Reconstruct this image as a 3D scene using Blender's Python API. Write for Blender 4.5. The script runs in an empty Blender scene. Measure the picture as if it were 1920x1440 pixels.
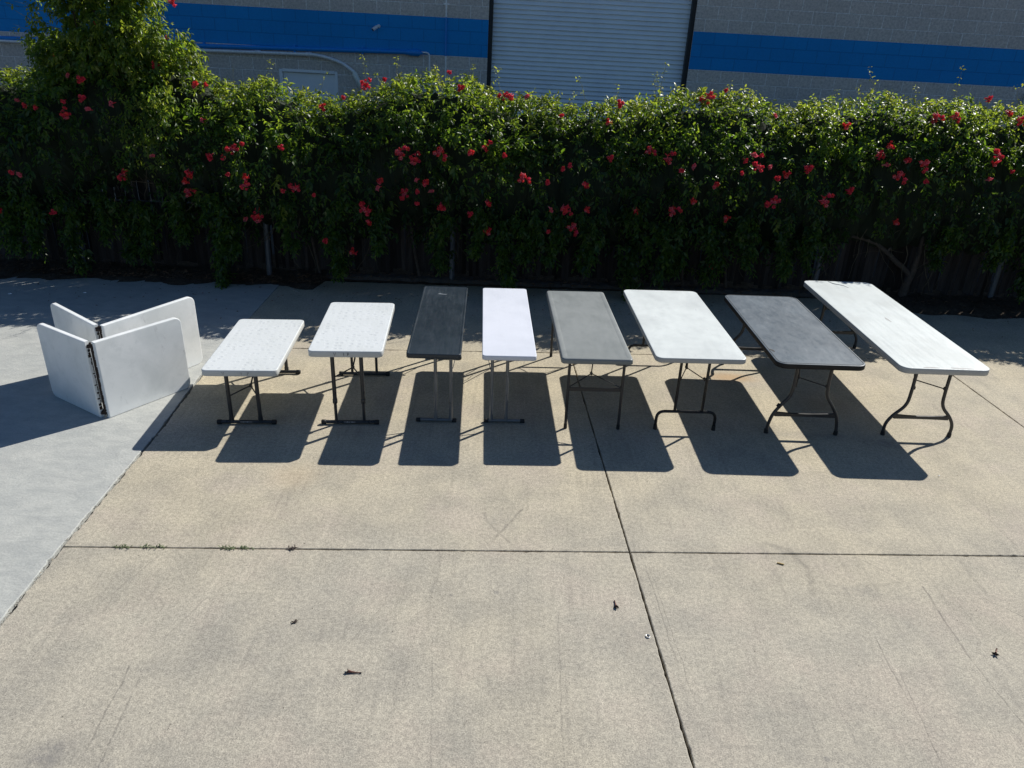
import bpy, math, random
import numpy as np
from mathutils import Vector, Matrix
random.seed(7); RNG = np.random.default_rng(11)
scene = bpy.context.scene
COL = scene.collection

# ---------------------------------------------------------------- camera
cam_d = bpy.data.cameras.new("camera"); cam = bpy.data.objects.new("camera", cam_d); COL.objects.link(cam)
cam_d.sensor_width = 36.0; cam_d.lens = 1422.15/1920*36.0
cam_d.clip_start = .05; cam_d.clip_end = 600
RX = Vector((0.99924998, 0.01641407, 0.03507206)); RU = Vector((-0.03872301, 0.42356633, 0.90503707)); RF = Vector((0, 0.90571637, -0.42388425))
m = Matrix.Identity(4)
for i in range(3):
    m[i][0] = RX[i]; m[i][1] = RU[i]; m[i][2] = -RF[i]
m[2][3] = 3.1947
cam.matrix_world = m
scene.camera = cam
scene.render.resolution_x = 1024; scene.render.resolution_y = 768

# ---------------------------------------------------------------- sky, sun, exposure
SUN_DIR = Vector((0.876, 0.828, 1.0)).normalized()          # towards the sun
world = bpy.data.worlds.new("World"); scene.world = world; world.use_nodes = True
wn = world.node_tree.nodes; wl = world.node_tree.links
bg = wn["Background"]; sky = wn.new("ShaderNodeTexSky"); sky.sky_type = 'NISHITA'; sky.sun_disc = False
sky.sun_elevation = math.asin(SUN_DIR.z); sky.sun_rotation = math.atan2(SUN_DIR.x, SUN_DIR.y)
sky.air_density = 1.0; sky.dust_density = .6; sky.ozone_density = 1.5
tint = wn.new("ShaderNodeMix"); tint.data_type = 'RGBA'; tint.blend_type = 'MULTIPLY'; tint.inputs[0].default_value = 1
wl.new(sky.outputs[0], tint.inputs[6]); tint.inputs[7].default_value = (.70, .90, 1.12, 1)      # deep clear blue
wl.new(tint.outputs[2], bg.inputs[0]); bg.inputs[1].default_value = 0.051
sd = bpy.data.lights.new("sun", 'SUN'); sd.energy = 4.6; sd.angle = math.radians(.5); sd.color = (1, .965, .90)
so = bpy.data.objects.new("sun", sd); COL.objects.link(so); so.location = (8, 8, 12)
so.rotation_euler = (-SUN_DIR).to_track_quat('-Z', 'Y').to_euler()
scene.view_settings.view_transform = 'Standard'; scene.view_settings.look = 'None'
scene.view_settings.exposure = 0.35; scene.view_settings.gamma = 1

# ---------------------------------------------------------------- helpers: objects
def tag(o, label=None, cat=None, group=None, kind=None):
    if label: o['label'] = label
    if cat: o['category'] = cat
    if group: o['group'] = group
    if kind: o['kind'] = kind
    return o
def empty(name, loc, rz=0, **k):
    o = bpy.data.objects.new(name, None); COL.objects.link(o); o.location = loc; o.rotation_euler = (0, 0, rz)
    o.empty_display_size = .1
    return tag(o, **k)
class MB:
    def __init__(s): s.v = []; s.f = []; s.mi = []; s.sm = []
    def add(s, vs, fs, mi=0, smooth=False):
        b = len(s.v); s.v += [tuple(p) for p in vs]
        for f in fs: s.f.append(tuple(b+i for i in f)); s.mi.append(mi); s.sm.append(smooth)
    def box(s, c, d, mi=0, rot=None, bev=0):
        x, y, z = [q/2 for q in d]
        if bev:
            bx = min(bev, x*.9, y*.9, z*.9)
            pts = []; 
            for sx in (-1, 1):
                for sy in (-1, 1):
                    for sz in (-1, 1):
                        pts += [(sx*x, sy*(y-bx), sz*(z-bx)), (sx*(x-bx), sy*y, sz*(z-bx)), (sx*(x-bx), sy*(y-bx), sz*z)]
            ix = lambda a, b_, c_, k: ((a*2+b_)*2+c_)*3+k
            F = []
            F += [(ix(0,0,0,0), ix(0,0,1,0), ix(0,1,1,0), ix(0,1,0,0)), (ix(1,0,0,0), ix(1,1,0,0), ix(1,1,1,0), ix(1,0,1,0))]
            F += [(ix(0,0,0,1), ix(1,0,0,1), ix(1,0,1,1), ix(0,0,1,1)), (ix(0,1,0,1), ix(0,1,1,1), ix(1,1,1,1), ix(1,1,0,1))]
            F += [(ix(0,0,0,2), ix(0,1,0,2), ix(1,1,0,2), ix(1,0,0,2)), (ix(0,0,1,2), ix(1,0,1,2), ix(1,1,1,2), ix(0,1,1,2))]
            for a in (0, 1):
                for b_ in (0, 1):
                    F.append((ix(a,b_,0,0), ix(a,b_,1,0), ix(a,b_,1,1), ix(a,b_,0,1)))
                    F.append((ix(a,0,b_,0), ix(a,1,b_,0), ix(a,1,b_,2), ix(a,0,b_,2)))
                    F.append((ix(0,a,b_,1), ix(1,a,b_,1), ix(1,a,b_,2), ix(0,a,b_,2)))
                    for c_ in (0, 1): F.append((ix(a,b_,c_,0), ix(a,b_,c_,1), ix(a,b_,c_,2)))
        else:
            pts = [(sx*x, sy*y, sz*z) for sx in (-1, 1) for sy in (-1, 1) for sz in (-1, 1)]
            F = [(0,1,3,2), (4,6,7,5), (0,4,5,1), (2,3,7,6), (0,2,6,4), (1,5,7,3)]
        R = rot if rot is not None else Matrix.Identity(3)
        s.add([R @ Vector(p)+Vector(c) for p in pts], F, mi)
    def tube(s, path, r, mi=0, n=10, cap=True, flat=1.0, up=None):
        P = [Vector(p) for p in path]; N = len(P)
        rs = r if hasattr(r, '__len__') else [r]*N
        T = [(P[min(i+1, N-1)]-P[max(i-1, 0)]).normalized() for i in range(N)]
        a = Vector(up) if up else (Vector((0, 0, 1)) if abs(T[0].z) < .9 else Vector((1, 0, 0)))
        u = (a-T[0]*a.dot(T[0])).normalized(); V = []; F = []
        for i in range(N):
            u = (u-T[i]*u.dot(T[i])).normalized(); w = T[i].cross(u)
            for k in range(n):
                t = 2*math.pi*k/n
                V.append(P[i]+u*(math.cos(t)*rs[i])+w*(math.sin(t)*rs[i]*flat))
        for i in range(N-1):
            for k in range(n):
                F.append((i*n+k, i*n+(k+1) % n, (i+1)*n+(k+1) % n, (i+1)*n+k))
        s.add(V, F, mi, True)
        if cap:
            s.add([V[k] for k in range(n)][::-1], [tuple(range(n))], mi)
            s.add(V[-n:], [tuple(range(n))], mi)
    def build(s, name, mats, parent=None, fix=True):
        me = bpy.data.meshes.new(name); me.from_pydata(s.v, [], s.f)
        if not isinstance(mats, (list, tuple)): mats = [mats]
        for q in mats: me.materials.append(q)
        me.polygons.foreach_set('material_index', s.mi); me.polygons.foreach_set('use_smooth', s.sm)
        if fix:
            import bmesh
            b = bmesh.new(); b.from_mesh(me); bmesh.ops.recalc_face_normals(b, faces=b.faces); b.to_mesh(me); b.free()
        me.update()
        o = bpy.data.objects.new(name, me); COL.objects.link(o)
        if parent: o.parent = parent
        return o
def fillet(pts, rad, n=6):
    P = [Vector(p) for p in pts]; out = [P[0]]
    rr = rad if hasattr(rad, '__len__') else [rad]*len(P)
    for i in range(1, len(P)-1):
        a = (P[i-1]-P[i]); b = (P[i+1]-P[i]); d = min(rr[i], a.length*.49, b.length*.49)
        A = P[i]+a.normalized()*d; B = P[i]+b.normalized()*d
        for k in range(n+1):
            t = k/n; out.append(A*(1-t)**2+P[i]*2*t*(1-t)+B*t*t)
    out.append(P[-1]); return out
def mesh_np(name, V, F, mat, parent=None, attrs=None, smooth=False, nv=None):
    """V (n,3); F (m,k) all same size"""
    me = bpy.data.meshes.new(name)
    me.vertices.add(len(V)); me.vertices.foreach_set('co', V.astype(np.float32).ravel())
    m_, k = F.shape
    me.loops.add(m_*k); me.loops.foreach_set('vertex_index', F.astype(np.int32).ravel())
    me.polygons.add(m_); me.polygons.foreach_set('loop_start', np.arange(0, m_*k, k, dtype=np.int32))
    me.polygons.foreach_set('loop_total', np.full(m_, k, dtype=np.int32))
    if smooth: me.polygons.foreach_set('use_smooth', np.ones(m_, dtype=bool))
    for an, av in (attrs or {}).items():
        at = me.attributes.new(an, 'FLOAT', 'POINT'); at.data.foreach_set('value', av.astype(np.float32))
    me.materials.append(mat); me.update(calc_edges=True)
    o = bpy.data.objects.new(name, me); COL.objects.link(o)
    if parent: o.parent = parent
    return o

# ---------------------------------------------------------------- helpers: materials
class NT:
    def __init__(s, name):
        s.m = bpy.data.materials.new(name); s.m.use_nodes = True; s.t = s.m.node_tree; s.n = s.t.nodes; s.l = s.t.links
        s.b = s.n['Principled BSDF']; s.out = s.n['Material Output']; s._co = None
    def co(s, scale=(1, 1, 1), rot=(0, 0, 0), loc=(0, 0, 0), kind='Object'):
        if s._co is None: s._co = s.n.new('ShaderNodeTexCoord')
        mp = s.n.new('ShaderNodeMapping'); s.l.new(s._co.outputs[kind], mp.inputs[0])
        mp.inputs['Scale'].default_value = scale; mp.inputs['Rotation'].default_value = rot; mp.inputs['Location'].default_value = loc
        return mp.outputs[0]
    def noise(s, vec, scale, detail=4, rough=.55, col=False, dist=0):
        q = s.n.new('ShaderNodeTexNoise'); s.l.new(vec, q.inputs['Vector']); q.inputs['Scale'].default_value = scale
        q.inputs['Detail'].default_value = detail; q.inputs['Roughness'].default_value = rough; q.inputs['Distortion'].default_value = dist
        return q.outputs['Color' if col else 'Fac']
    def ramp(s, f, stops):
        q = s.n.new('ShaderNodeValToRGB'); s.l.new(f, q.inputs[0]); e = q.color_ramp.elements
        while len(e) < len(stops): e.new(.5)
        for i, (p, c) in enumerate(stops):
            e[i].position = p; e[i].color = (*(c if hasattr(c, '__len__') else (c, c, c)), 1)
        return q.outputs[0]
    def mr(s, f, a, b, c=0, d=1, smooth=False):
        q = s.n.new('ShaderNodeMapRange'); s.l.new(f, q.inputs[0])
        if smooth: q.interpolation_type = 'SMOOTHSTEP'
        for i, x in zip((1, 2, 3, 4), (a, b, c, d)): q.inputs[i].default_value = x
        return q.outputs[0]
    def mix(s, f, a, b, mode='MIX'):
        q = s.n.new('ShaderNodeMix'); q.data_type = 'RGBA'; q.blend_type = mode
        for inp, x in ((q.inputs[0], f), (q.inputs[6], a), (q.inputs[7], b)):
            if hasattr(x, 'is_linked') or hasattr(x, 'links'): s.l.new(x, inp)
            elif hasattr(x, '__len__'): inp.default_value = (*x, 1)
            else: inp.default_value = x
        return q.outputs[2]
    def math(s, op, a, b=None, c=None):
        q = s.n.new('ShaderNodeMath'); q.operation = op
        for inp, x in zip(q.inputs, (a, b, c)):
            if x is None: continue
            if hasattr(x, 'links'): s.l.new(x, inp)
            else: inp.default_value = x
        return q.outputs[0]
    def vm(s, op, a, b=None):
        q = s.n.new('ShaderNodeVectorMath'); q.operation = op
        for inp, x in zip(q.inputs, (a, b)):
            if x is None: continue
            if hasattr(x, 'links'): s.l.new(x, inp)
            else: inp.default_value = x
        return q
    def bump(s, h, strength=.3, dist=.01, prev=None):
        q = s.n.new('ShaderNodeBump'); s.l.new(h, q.inputs['Height']); q.inputs['Strength'].default_value = strength
        q.inputs['Distance'].default_value = dist
        if prev is not None: s.l.new(prev, q.inputs['Normal'])
        return q.outputs[0]
    def done(s, color=None, rough=None, metal=None, normal=None, spec=None):
        for k, x in (('Base Color', color), ('Roughness', rough), ('Metallic', metal), ('Normal', normal), ('Specular IOR Level', spec)):
            if x is None: continue
            if hasattr(x, 'links'): s.l.new(x, s.b.inputs[k])
            elif hasattr(x, '__len__'): s.b.inputs[k].default_value = (*x, 1)
            else: s.b.inputs[k].default_value = x
        return s.m
    def seg(s, vec, a, b):
        """distance on the ground plane to the segment a-b"""
        A = (a[0], a[1], 0); AB = (b[0]-a[0], b[1]-a[1], 0); L2 = AB[0]**2+AB[1]**2
        pa = s.vm('SUBTRACT', vec, A).outputs[0]
        t = s.math('DIVIDE', s.vm('DOT_PRODUCT', pa, AB).outputs['Value'], L2)
        q = s.n.new('ShaderNodeClamp'); s.l.new(t, q.inputs[0])
        sc = s.n.new('ShaderNodeVectorMath'); sc.operation = 'SCALE'; sc.inputs[0].default_value = AB; s.l.new(q.outputs[0], sc.inputs['Scale'])
        return s.vm('LENGTH', s.vm('SUBTRACT', pa, sc.outputs[0]).outputs[0]).outputs['Value']
    def dot_(s, vec, c, r0, r1, amt, sx=1, sy=1):
        """1 inside r0 falling to 0 at r1 round c, times amt"""
        d = s.vm('SUBTRACT', vec, (c[0], c[1], 0)).outputs[0]
        d = s.vm('MULTIPLY', d, (sx, sy, 1)).outputs[0]
        return s.mr(s.vm('LENGTH', d).outputs['Value'], r0, r1, amt, 0, True)

def plain(name, col, rough=.5, metal=0, spec=None, nz=.12, scale=30, bump=0):
    t = NT(name); v = t.co(); n = t.noise(v, scale, 5, .6)
    c = t.mix(t.mr(n, .3, .7), tuple(q*(1-nz) for q in col), tuple(min(1, q*(1+nz)) for q in col))
    nrm = t.bump(n, bump, .004) if bump else None
    return t.done(c, t.mr(n, .3, .7, max(.02, rough-.08), min(1, rough+.08)), metal, nrm, spec)

# ---- ground
def flat_xy(t, vec):
    return t.vm('MULTIPLY', vec, (1, 1, 0)).outputs[0]
def concrete_old():
    t = NT('old beige concrete'); v = t.co(kind='Object'); p = flat_xy(t, v)
    big = t.noise(p, .55, 3, .5); mid = t.noise(p, 2.6, 5, .62); fine = t.noise(p, 38, 4, .72); grit = t.noise(p, 125, 3, .8)
    sep = t.n.new('ShaderNodeSeparateXYZ'); t.l.new(p, sep.inputs[0])
    # older paler mix towards the camera, warmer mix under the tables
    w = t.math('ADD', t.mr(sep.outputs[1], 3.2, 6.0, 0, .8), t.mr(big, .35, .65, -.25, .25))
    c = t.mix(w, (.405, .372, .308), (.468, .410, .302))
    c = t.mix(t.mr(mid, .40, .64), t.mix(1, c, (1.05, 1.05, 1.04), 'MULTIPLY'), t.mix(1, c, (.86, .87, .885), 'MULTIPLY'))
    blot = t.noise(p, 6.5, 6, .72, dist=.4); c = t.mix(t.mr(blot, .55, .68, 0, .55), c, t.mix(1, c, (.84, .84, .86), 'MULTIPLY')); c = t.mix(t.mr(blot, .34, .44, .5, 0), c, t.mix(1, c, (1.12, 1.12, 1.1), 'MULTIPLY'))
    hue = t.noise(p, 1.5, 4, .6); c = t.mix(t.mr(hue, .50, .66, 0, .4), c, (.46, .395, .33))
    # aggregate: paler and darker grains
    c = t.mix(t.mr(fine, .40, .60, .0, 1), t.mix(1, c, (.86, .86, .86), 'MULTIPLY'), t.mix(1, c, (1.13, 1.13, 1.12), 'MULTIPLY'))
    c = t.mix(t.mr(grit, .36, .64, 0, 1), t.mix(1, c, (.68, .68, .69), 'MULTIPLY'), t.mix(1, c, (1.30, 1.30, 1.29), 'MULTIPLY'))
    vo = t.n.new('ShaderNodeTexVoronoi'); t.l.new(p, vo.inputs[0]); vo.inputs['Scale'].default_value = 55
    pit = t.math('MULTIPLY', t.mr(vo.outputs['Distance'], .10, .22, 1, 0), t.mr(t.noise(p, 3.3, 2), .5, .64))
    c = t.mix(t.math('MULTIPLY', pit, .75), c, (.14, .13, .115))
    # brushed streaks running away from the camera
    st = t.noise(t.co((9, .45, 1), (0, 0, -.06)), 2.2, 6, .7)
    c = t.mix(t.mr(st, .55, .68, 0, .48), c, t.mix(1, c, (.72, .72, .74), 'MULTIPLY'))
    c = t.mix(t.mr(st, .32, .44, .45, 0), c, t.mix(1, c, (1.2, 1.2, 1.2), 'MULTIPLY'))
    # trowel ridges, hairline cracks
    warp = t.vm('SUBTRACT', t.noise(p, 3.0, 5, .6, col=True), (.5, .5, .5)).outputs[0]
    sc = t.n.new('ShaderNodeVectorMath'); sc.operation = 'SCALE'; t.l.new(warp, sc.inputs[0]); sc.inputs['Scale'].default_value = .06
    pw = flat_xy(t, t.vm('ADD', p, sc.outputs[0]).outputs[0])
    lines = None
    for a, b, wd, amt in SEGS:
        k = t.mr(t.seg(pw, a, b), wd*.15, wd*.8, amt*.75, 0)
        lines = k if lines is None else t.math('MAXIMUM', lines, k)
    brk = t.mr(t.noise(p, 9, 5, .8), .40, .60, .3, 1)
    lines = t.math('MULTIPLY', lines, brk)
    c = t.mix(lines, c, (.12, .11, .10))
    # stains: tyre marks, oil, rust
    stain = None
    for x, y, r0, r1, amt, sx, sy in STAINS:
        k = t.dot_(pw, (x, y), r0, r1, amt, sx, sy)
        stain = k if stain is None else t.math('MAXIMUM', stain, k)
    stain = t.math('MULTIPLY', stain, t.mr(t.noise(p, 14, 5, .75), .38, .62, .15, 1))
    c = t.mix(stain, c, (.16, .155, .155))
    rust = t.math('MAXIMUM', t.dot_(pw, (2.26, 7.19), .02, .28, .65, .7, 1.6), t.dot_(pw, (-1.66, 5.0), .02, .30, .16))
    rust = t.math('MAXIMUM', rust, t.dot_(pw, (3.05, 6.6), .02, .45, .3))
    c = t.mix(rust, c, (.47, .30, .15))
    # dirt hugging the joints
    h = t.math('ADD', t.math('MULTIPLY', grit, .6), t.math('ADD', fine, t.math('MULTIPLY', lines, -1.2)))
    return t.done(c, t.mr(fine, .3, .7, .78, .95), 0, t.bump(h, .55, .0035), .25)
def concrete_new():
    t = NT('smooth grey concrete'); v = t.co(kind='Object'); p = flat_xy(t, v)
    big = t.noise(p, .8, 4, .6); mid = t.noise(t.co((1, 1.7, 1), (0, 0, .5)), 4.2, 7, .74, dist=.35); fine = t.noise(p, 60, 4, .7)
    c = t.mix(t.mr(big, .3, .7), (.405, .415, .395), (.455, .455, .425))
    c = t.mix(t.mr(mid, .40, .62), t.mix(1, c, (.87, .88, .89), 'MULTIPLY'), t.mix(1, c, (1.06, 1.06, 1.05), 'MULTIPLY'))
    c = t.mix(t.mr(fine, .35, .65), t.mix(1, c, (.91, .91, .91), 'MULTIPLY'), t.mix(1, c, (1.09, 1.09, 1.09), 'MULTIPLY'))
    scr = t.noise(t.co((.5, 12, 1), (0, 0, .5)), 3, 5, .75)
    c = t.mix(t.mr(scr, .58, .70, 0, .4), c, (.27, .28, .29))
    h = t.math('ADD', t.math('MULTIPLY', mid, 1.6), t.math('MULTIPLY', fine, .3))
    return t.done(c, .72, 0, t.bump(h, .45, .010), .3)
SEGS = [((2.72, 3.96), (2.70, 3.31), .012, .8), ((2.70, 3.31), (2.77, 2.4), .009, .6), ((2.40, 4.25), (2.62, 4.02), .01, .55),
        ((2.62, 4.0), (2.30, 3.93), .02, .3), ((2.21, 3.48), (2.20, 3.0), .009, .6), ((2.24, 3.2), (2.16, 2.4), .008, .55),
        ((.93, 4.07), (.985, 3.2), .009, .5), ((.955, 4.05), (1.03, 3.0), .007, .45), ((-2.01, 3.03), (-1.96, 2.35), .010, .7),
        ((-1.93, 2.95), (-1.86, 2.35), .010, .6), ((-1.80, 3.6), (-1.92, 3.25), .010, .45), ((-.40, 3.32), (-.31, 2.4), .008, .35),
        ((.33, 3.58), (.315, 2.4), .009, .4), ((1.63, 3.07), (1.60, 2.4), .008, .4), ((3.05, 3.9), (3.5, 3.4), .008, .5),
        ((3.62, 4.33), (3.60, 4.75), .006, .5), ((3.60, 4.75), (3.75, 5.1), .006, .5), ((3.2, 5.75), (3.55, 5.45), .008, .2),
        ((-2.25, 4.0), (-2.42, 3.5), .008, .4), ((-1.5, 3.38), (-1.05, 3.46), .005, .4), ((-.10, 4.26), (.11, 4.66), .020, .7),
        ((.02, 4.26), (-.15, 4.50), .018, .55), ((-.15, 4.50), (-.17, 4.66), .02, .5), ((-.17, 4.66), (.11, 4.66), .016, .25), ((1.80, 4.35), (1.95, 4.30), .035, .5), ((4.2, 5.6), (4.9, 5.2), .02, .3), ((-.9, 3.2), (-.72, 3.62), .006, .3), ((.10, 2.5), (-.12, 3.2), .012, .22), ((2.9, 2.6), (3.5, 2.9), .012, .3), ((1.95, 4.30), (2.02, 4.10), .045, .6), ((2.02, 4.10), (1.97, 3.85), .04, .5)]
STAINS = [(-.03, 4.52, .06, .17, .30, 1, 1), (1.92, 4.27, .05, .2, .28, .7, 1.3), (-2.13, 2.47, .03, .16, .6, 1, 1), (-1.85, 2.42, .02, .1, .4, 1, 1),
          (2.27, 3.88, .05, .2, .30, 1, 2), (.80, 3.47, .03, .2, .22, 1, 1), (1.6, 2.6, .1, .5, .16, 1, 1), (3.3, 2.9, .1, .7, .16, 1, 1), (-1.4, 3.3, .1, .8, .14, 1, 1),
          (3.37, 5.89, .12, .145, .45, 1, 1.6), (-.05, 3.74, .012, .02, .8, 1, 1), (-.33, 3.71, .009, .015, .7, 1, 1), (1.62, 2.62, .012, .022, .8, 1, 1),
          (.09, 3.31, .012, .02, .6, 1, 1), (2.72, 5.98, .03, .28, .5, .6, 2.4), (4.3, 6.9, .05, .3, .2, 1, 2), (.0, 6.2, .1, .5, .15, 1, 1), (-1.3, 5.7, .04, .07, .2, 1, 1)]
M = {}
M['conc'] = concrete_old(); M['conc2'] = concrete_new()
def soil():
    t = NT('dark soil'); p = t.co(); n = t.noise(p, 9, 6, .7); f = t.noise(p, 90, 4, .7)
    c = t.mix(t.mr(n, .35, .65), (.055, .042, .032), (.12, .095, .07)); c = t.mix(t.mr(f, .4, .6), t.mix(1, c, (.6, .6, .6), 'MULTIPLY'), t.mix(1, c, (1.3, 1.3, 1.3), 'MULTIPLY'))
    return t.done(c, .95, 0, t.bump(t.math('ADD', n, f), .8, .02), .1)
M['soil'] = soil()
def crackfill():
    t = NT('joint dirt'); p = t.co(); n = t.noise(p, 60, 4, .7)
    return t.done(t.mix(t.mr(n, .45, .65), (.016, .014, .013), (.085, .070, .055)), .95, 0, t.bump(n, .8, .01), .1)
M['fill'] = crackfill()
M['asphalt'] = plain('yard asphalt', (.055, .054, .052), .9, nz=.3, scale=60, bump=.4)

# ---- building
def block(name, col, mortar, paint=False):
    t = NT(name); s_ = t.co(); sep = t.n.new('ShaderNodeSeparateXYZ'); t.l.new(s_, sep.inputs[0])
    cb = t.n.new('ShaderNodeCombineXYZ'); t.l.new(sep.outputs[0], cb.inputs[0]); t.l.new(t.math('SUBTRACT', sep.outputs[2], 3.31-.2032*20), cb.inputs[1])
    br = t.n.new('ShaderNodeTexBrick'); t.l.new(cb.outputs[0], br.inputs['Vector']); br.inputs['Scale'].default_value = 1
    br.offset = .5; br.inputs['Brick Width'].default_value = .4064; br.inputs['Row Height'].default_value = .2032
    br.inputs['Mortar Size'].default_value = .0085; br.inputs['Mortar Smooth'].default_value = .3; br.inputs['Bias'].default_value = 0
    br.inputs['Color1'].default_value = (*[q*.965 for q in col], 1); br.inputs['Color2'].default_value = (*[min(1, q*1.035) for q in col], 1); br.inputs['Mortar'].default_value = (*mortar, 1)
    n = t.noise(s_, 26, 6, .75); n2 = t.noise(s_, 90, 3, .7); big = t.noise(s_, .9, 3)
    a = .74 if not paint else .94
    c = t.mix(t.mr(n, .36, .64), t.mix(1, br.outputs[0], (a, a, a), 'MULTIPLY'), t.mix(1, br.outputs[0], (2-a, 2-a, 2-a), 'MULTIPLY'))
    c = t.mix(t.mr(big, .4, .65, 0, .35), c, t.mix(1, c, (.8, .8, .82), 'MULTIPLY'))
    h = t.math('ADD', t.math('MULTIPLY', n, 1.0), t.math('ADD', t.math('MULTIPLY', n2, .4), t.math('MULTIPLY', br.outputs['Fac'], -.9 if not paint else -.8)))
    return t.done(c, .85 if not paint else .55, 0, t.bump(h, .8 if not paint else .5, .012), .25)
M['block'] = block('split face block', (.68, .61, .55), (.95, .90, .85))
M['stripe'] = block('blue painted block', (.004, .29, .72), (.004, .235, .60), True)
M['door'] = plain('roll door enamel', (.90, .94, .96), .42, .22, nz=.05, scale=4)
M['darkgap'] = plain('dark guide steel', (.02, .02, .022), .6)
M['whitedoor'] = plain('pale door paint', (.95, .97, 1.0), .5, 0, nz=.04)
M['galv'] = plain('galvanised conduit', (.90, .91, .92), .4, .15, nz=.15)
M['palegalv'] = plain('pale fitting', (.78, .80, .72), .5, .2)
M['bluepipe'] = plain('blue painted conduit', (.006, .26, .74), .4, nz=.1)
M['white'] = plain('white enamel', (.75, .76, .77), .35, nz=.04)
M['blackpl'] = plain('black plastic', (.015, .015, .016), .35, nz=.1)
M['roof'] = plain('grey roofing', (.25, .25, .24), .9)
# ---- fence
def slatmat():
    t = NT('weathered slat'); p = t.co((1, 1, .12)); n = t.noise(p, 22, 6, .7); at = t.n.new('ShaderNodeAttribute'); at.attribute_name = 'tone'
    c = t.mix(at.outputs['Fac'], (.022, .019, .018), (.075, .066, .062)); c = t.mix(t.mr(n, .4, .7), c, t.mix(1, c, (.45, .45, .45), 'MULTIPLY'))
    return t.done(c, .85, 0, t.bump(n, .5, .005), .15)
M['slat'] = slatmat()
M['post'] = plain('weathered fence pipe', (.13, .145, .165), .55, .35, nz=.2, scale=18)
M['curb'] = plain('dirty curb concrete', (.075, .07, .065), .95, nz=.3, scale=14, bump=.5)
# ---- plant
def leafmat():
    t = NT('vine leaf'); at = t.n.new('ShaderNodeAttribute'); at.attribute_name = 'tone'; yg = t.n.new('ShaderNodeAttribute'); yg.attribute_name = 'young'
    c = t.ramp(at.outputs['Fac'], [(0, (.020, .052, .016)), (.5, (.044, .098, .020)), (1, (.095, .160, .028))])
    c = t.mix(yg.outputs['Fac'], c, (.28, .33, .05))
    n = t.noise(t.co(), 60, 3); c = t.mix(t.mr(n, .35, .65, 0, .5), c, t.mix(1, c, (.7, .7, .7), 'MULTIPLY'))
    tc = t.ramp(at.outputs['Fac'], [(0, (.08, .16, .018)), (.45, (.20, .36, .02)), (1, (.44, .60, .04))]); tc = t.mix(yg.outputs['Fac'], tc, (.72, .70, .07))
    t.done(c, t.mr(n, .3, .7, .30, .48), 0, None, .5)
    tr = t.n.new('ShaderNodeBsdfTranslucent'); t.l.new(tc, tr.inputs[0])
    mx = t.n.new('ShaderNodeMixShader'); mx.inputs[0].default_value = .5; t.l.new(t.b.outputs[0], mx.inputs[1]); t.l.new(tr.outputs[0], mx.inputs[2])
    t.l.new(mx.outputs[0], t.out.inputs[0]); return t.m
M['leaf'] = leafmat()
M['stem'] = plain('vine stem', (.10, .085, .055), .8, nz=.3)
M['twig'] = plain('green twig', (.16, .17, .07), .6, nz=.3)
M['bark'] = plain('vine bark', (.075, .062, .05), .9, nz=.4, scale=22, bump=.8)
M['core'] = plain('painted shade core', (.010, .019, .007), .95, nz=.4, scale=12, bump=.6)  # near-black colour stands for the shade inside the hedge
def petal():
    t = NT('red trumpet petal'); at = t.n.new('ShaderNodeAttribute'); at.attribute_name = 'tone'
    c = t.ramp(at.outputs['Fac'], [(0, (.68, .025, .085)), (.4, (.74, .045, .035)), (.75, (.62, .05, .10)), (1, (.70, .20, .22))])
    t.done(c, .5, 0, None, .3)
    tr = t.n.new('ShaderNodeBsdfTranslucent'); t.l.new(c, tr.inputs[0])
    mx = t.n.new('ShaderNodeMixShader'); mx.inputs[0].default_value = .3; t.l.new(t.b.outputs[0], mx.inputs[1]); t.l.new(tr.outputs[0], mx.inputs[2])
    t.l.new(mx.outputs[0], t.out.inputs[0]); return t.m
M['petal'] = petal()
M['dryleaf'] = plain('dry fallen leaf', (.13, .075, .04), .85, nz=.5, scale=6)
M['dryflower'] = plain('dried flower', (.22, .10, .075), .8, nz=.5, scale=60)
M['drydark'] = plain('dried flower tip', (.03, .018, .015), .8)
M['weed'] = plain('weed green', (.10, .125, .055), .7, nz=.4)
# ================================================================ THE SETTING
def struct(o): o['kind'] = 'structure'; return o
g = MB(); g.add([(-150, -150, -.06), (150, -150, -.06), (150, 150, -.06), (-150, 150, -.06)], [(0, 1, 2, 3)])
struct(g.build('ground', M['asphalt']))
g = MB(); g.add([(-14, -5.5, -.034), (14, -5.5, -.034), (14, 10.9, -.034), (-14, 10.9, -.034)], [(0, 1, 2, 3)])
struct(g.build('joint_bed', M['fill']))

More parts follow.
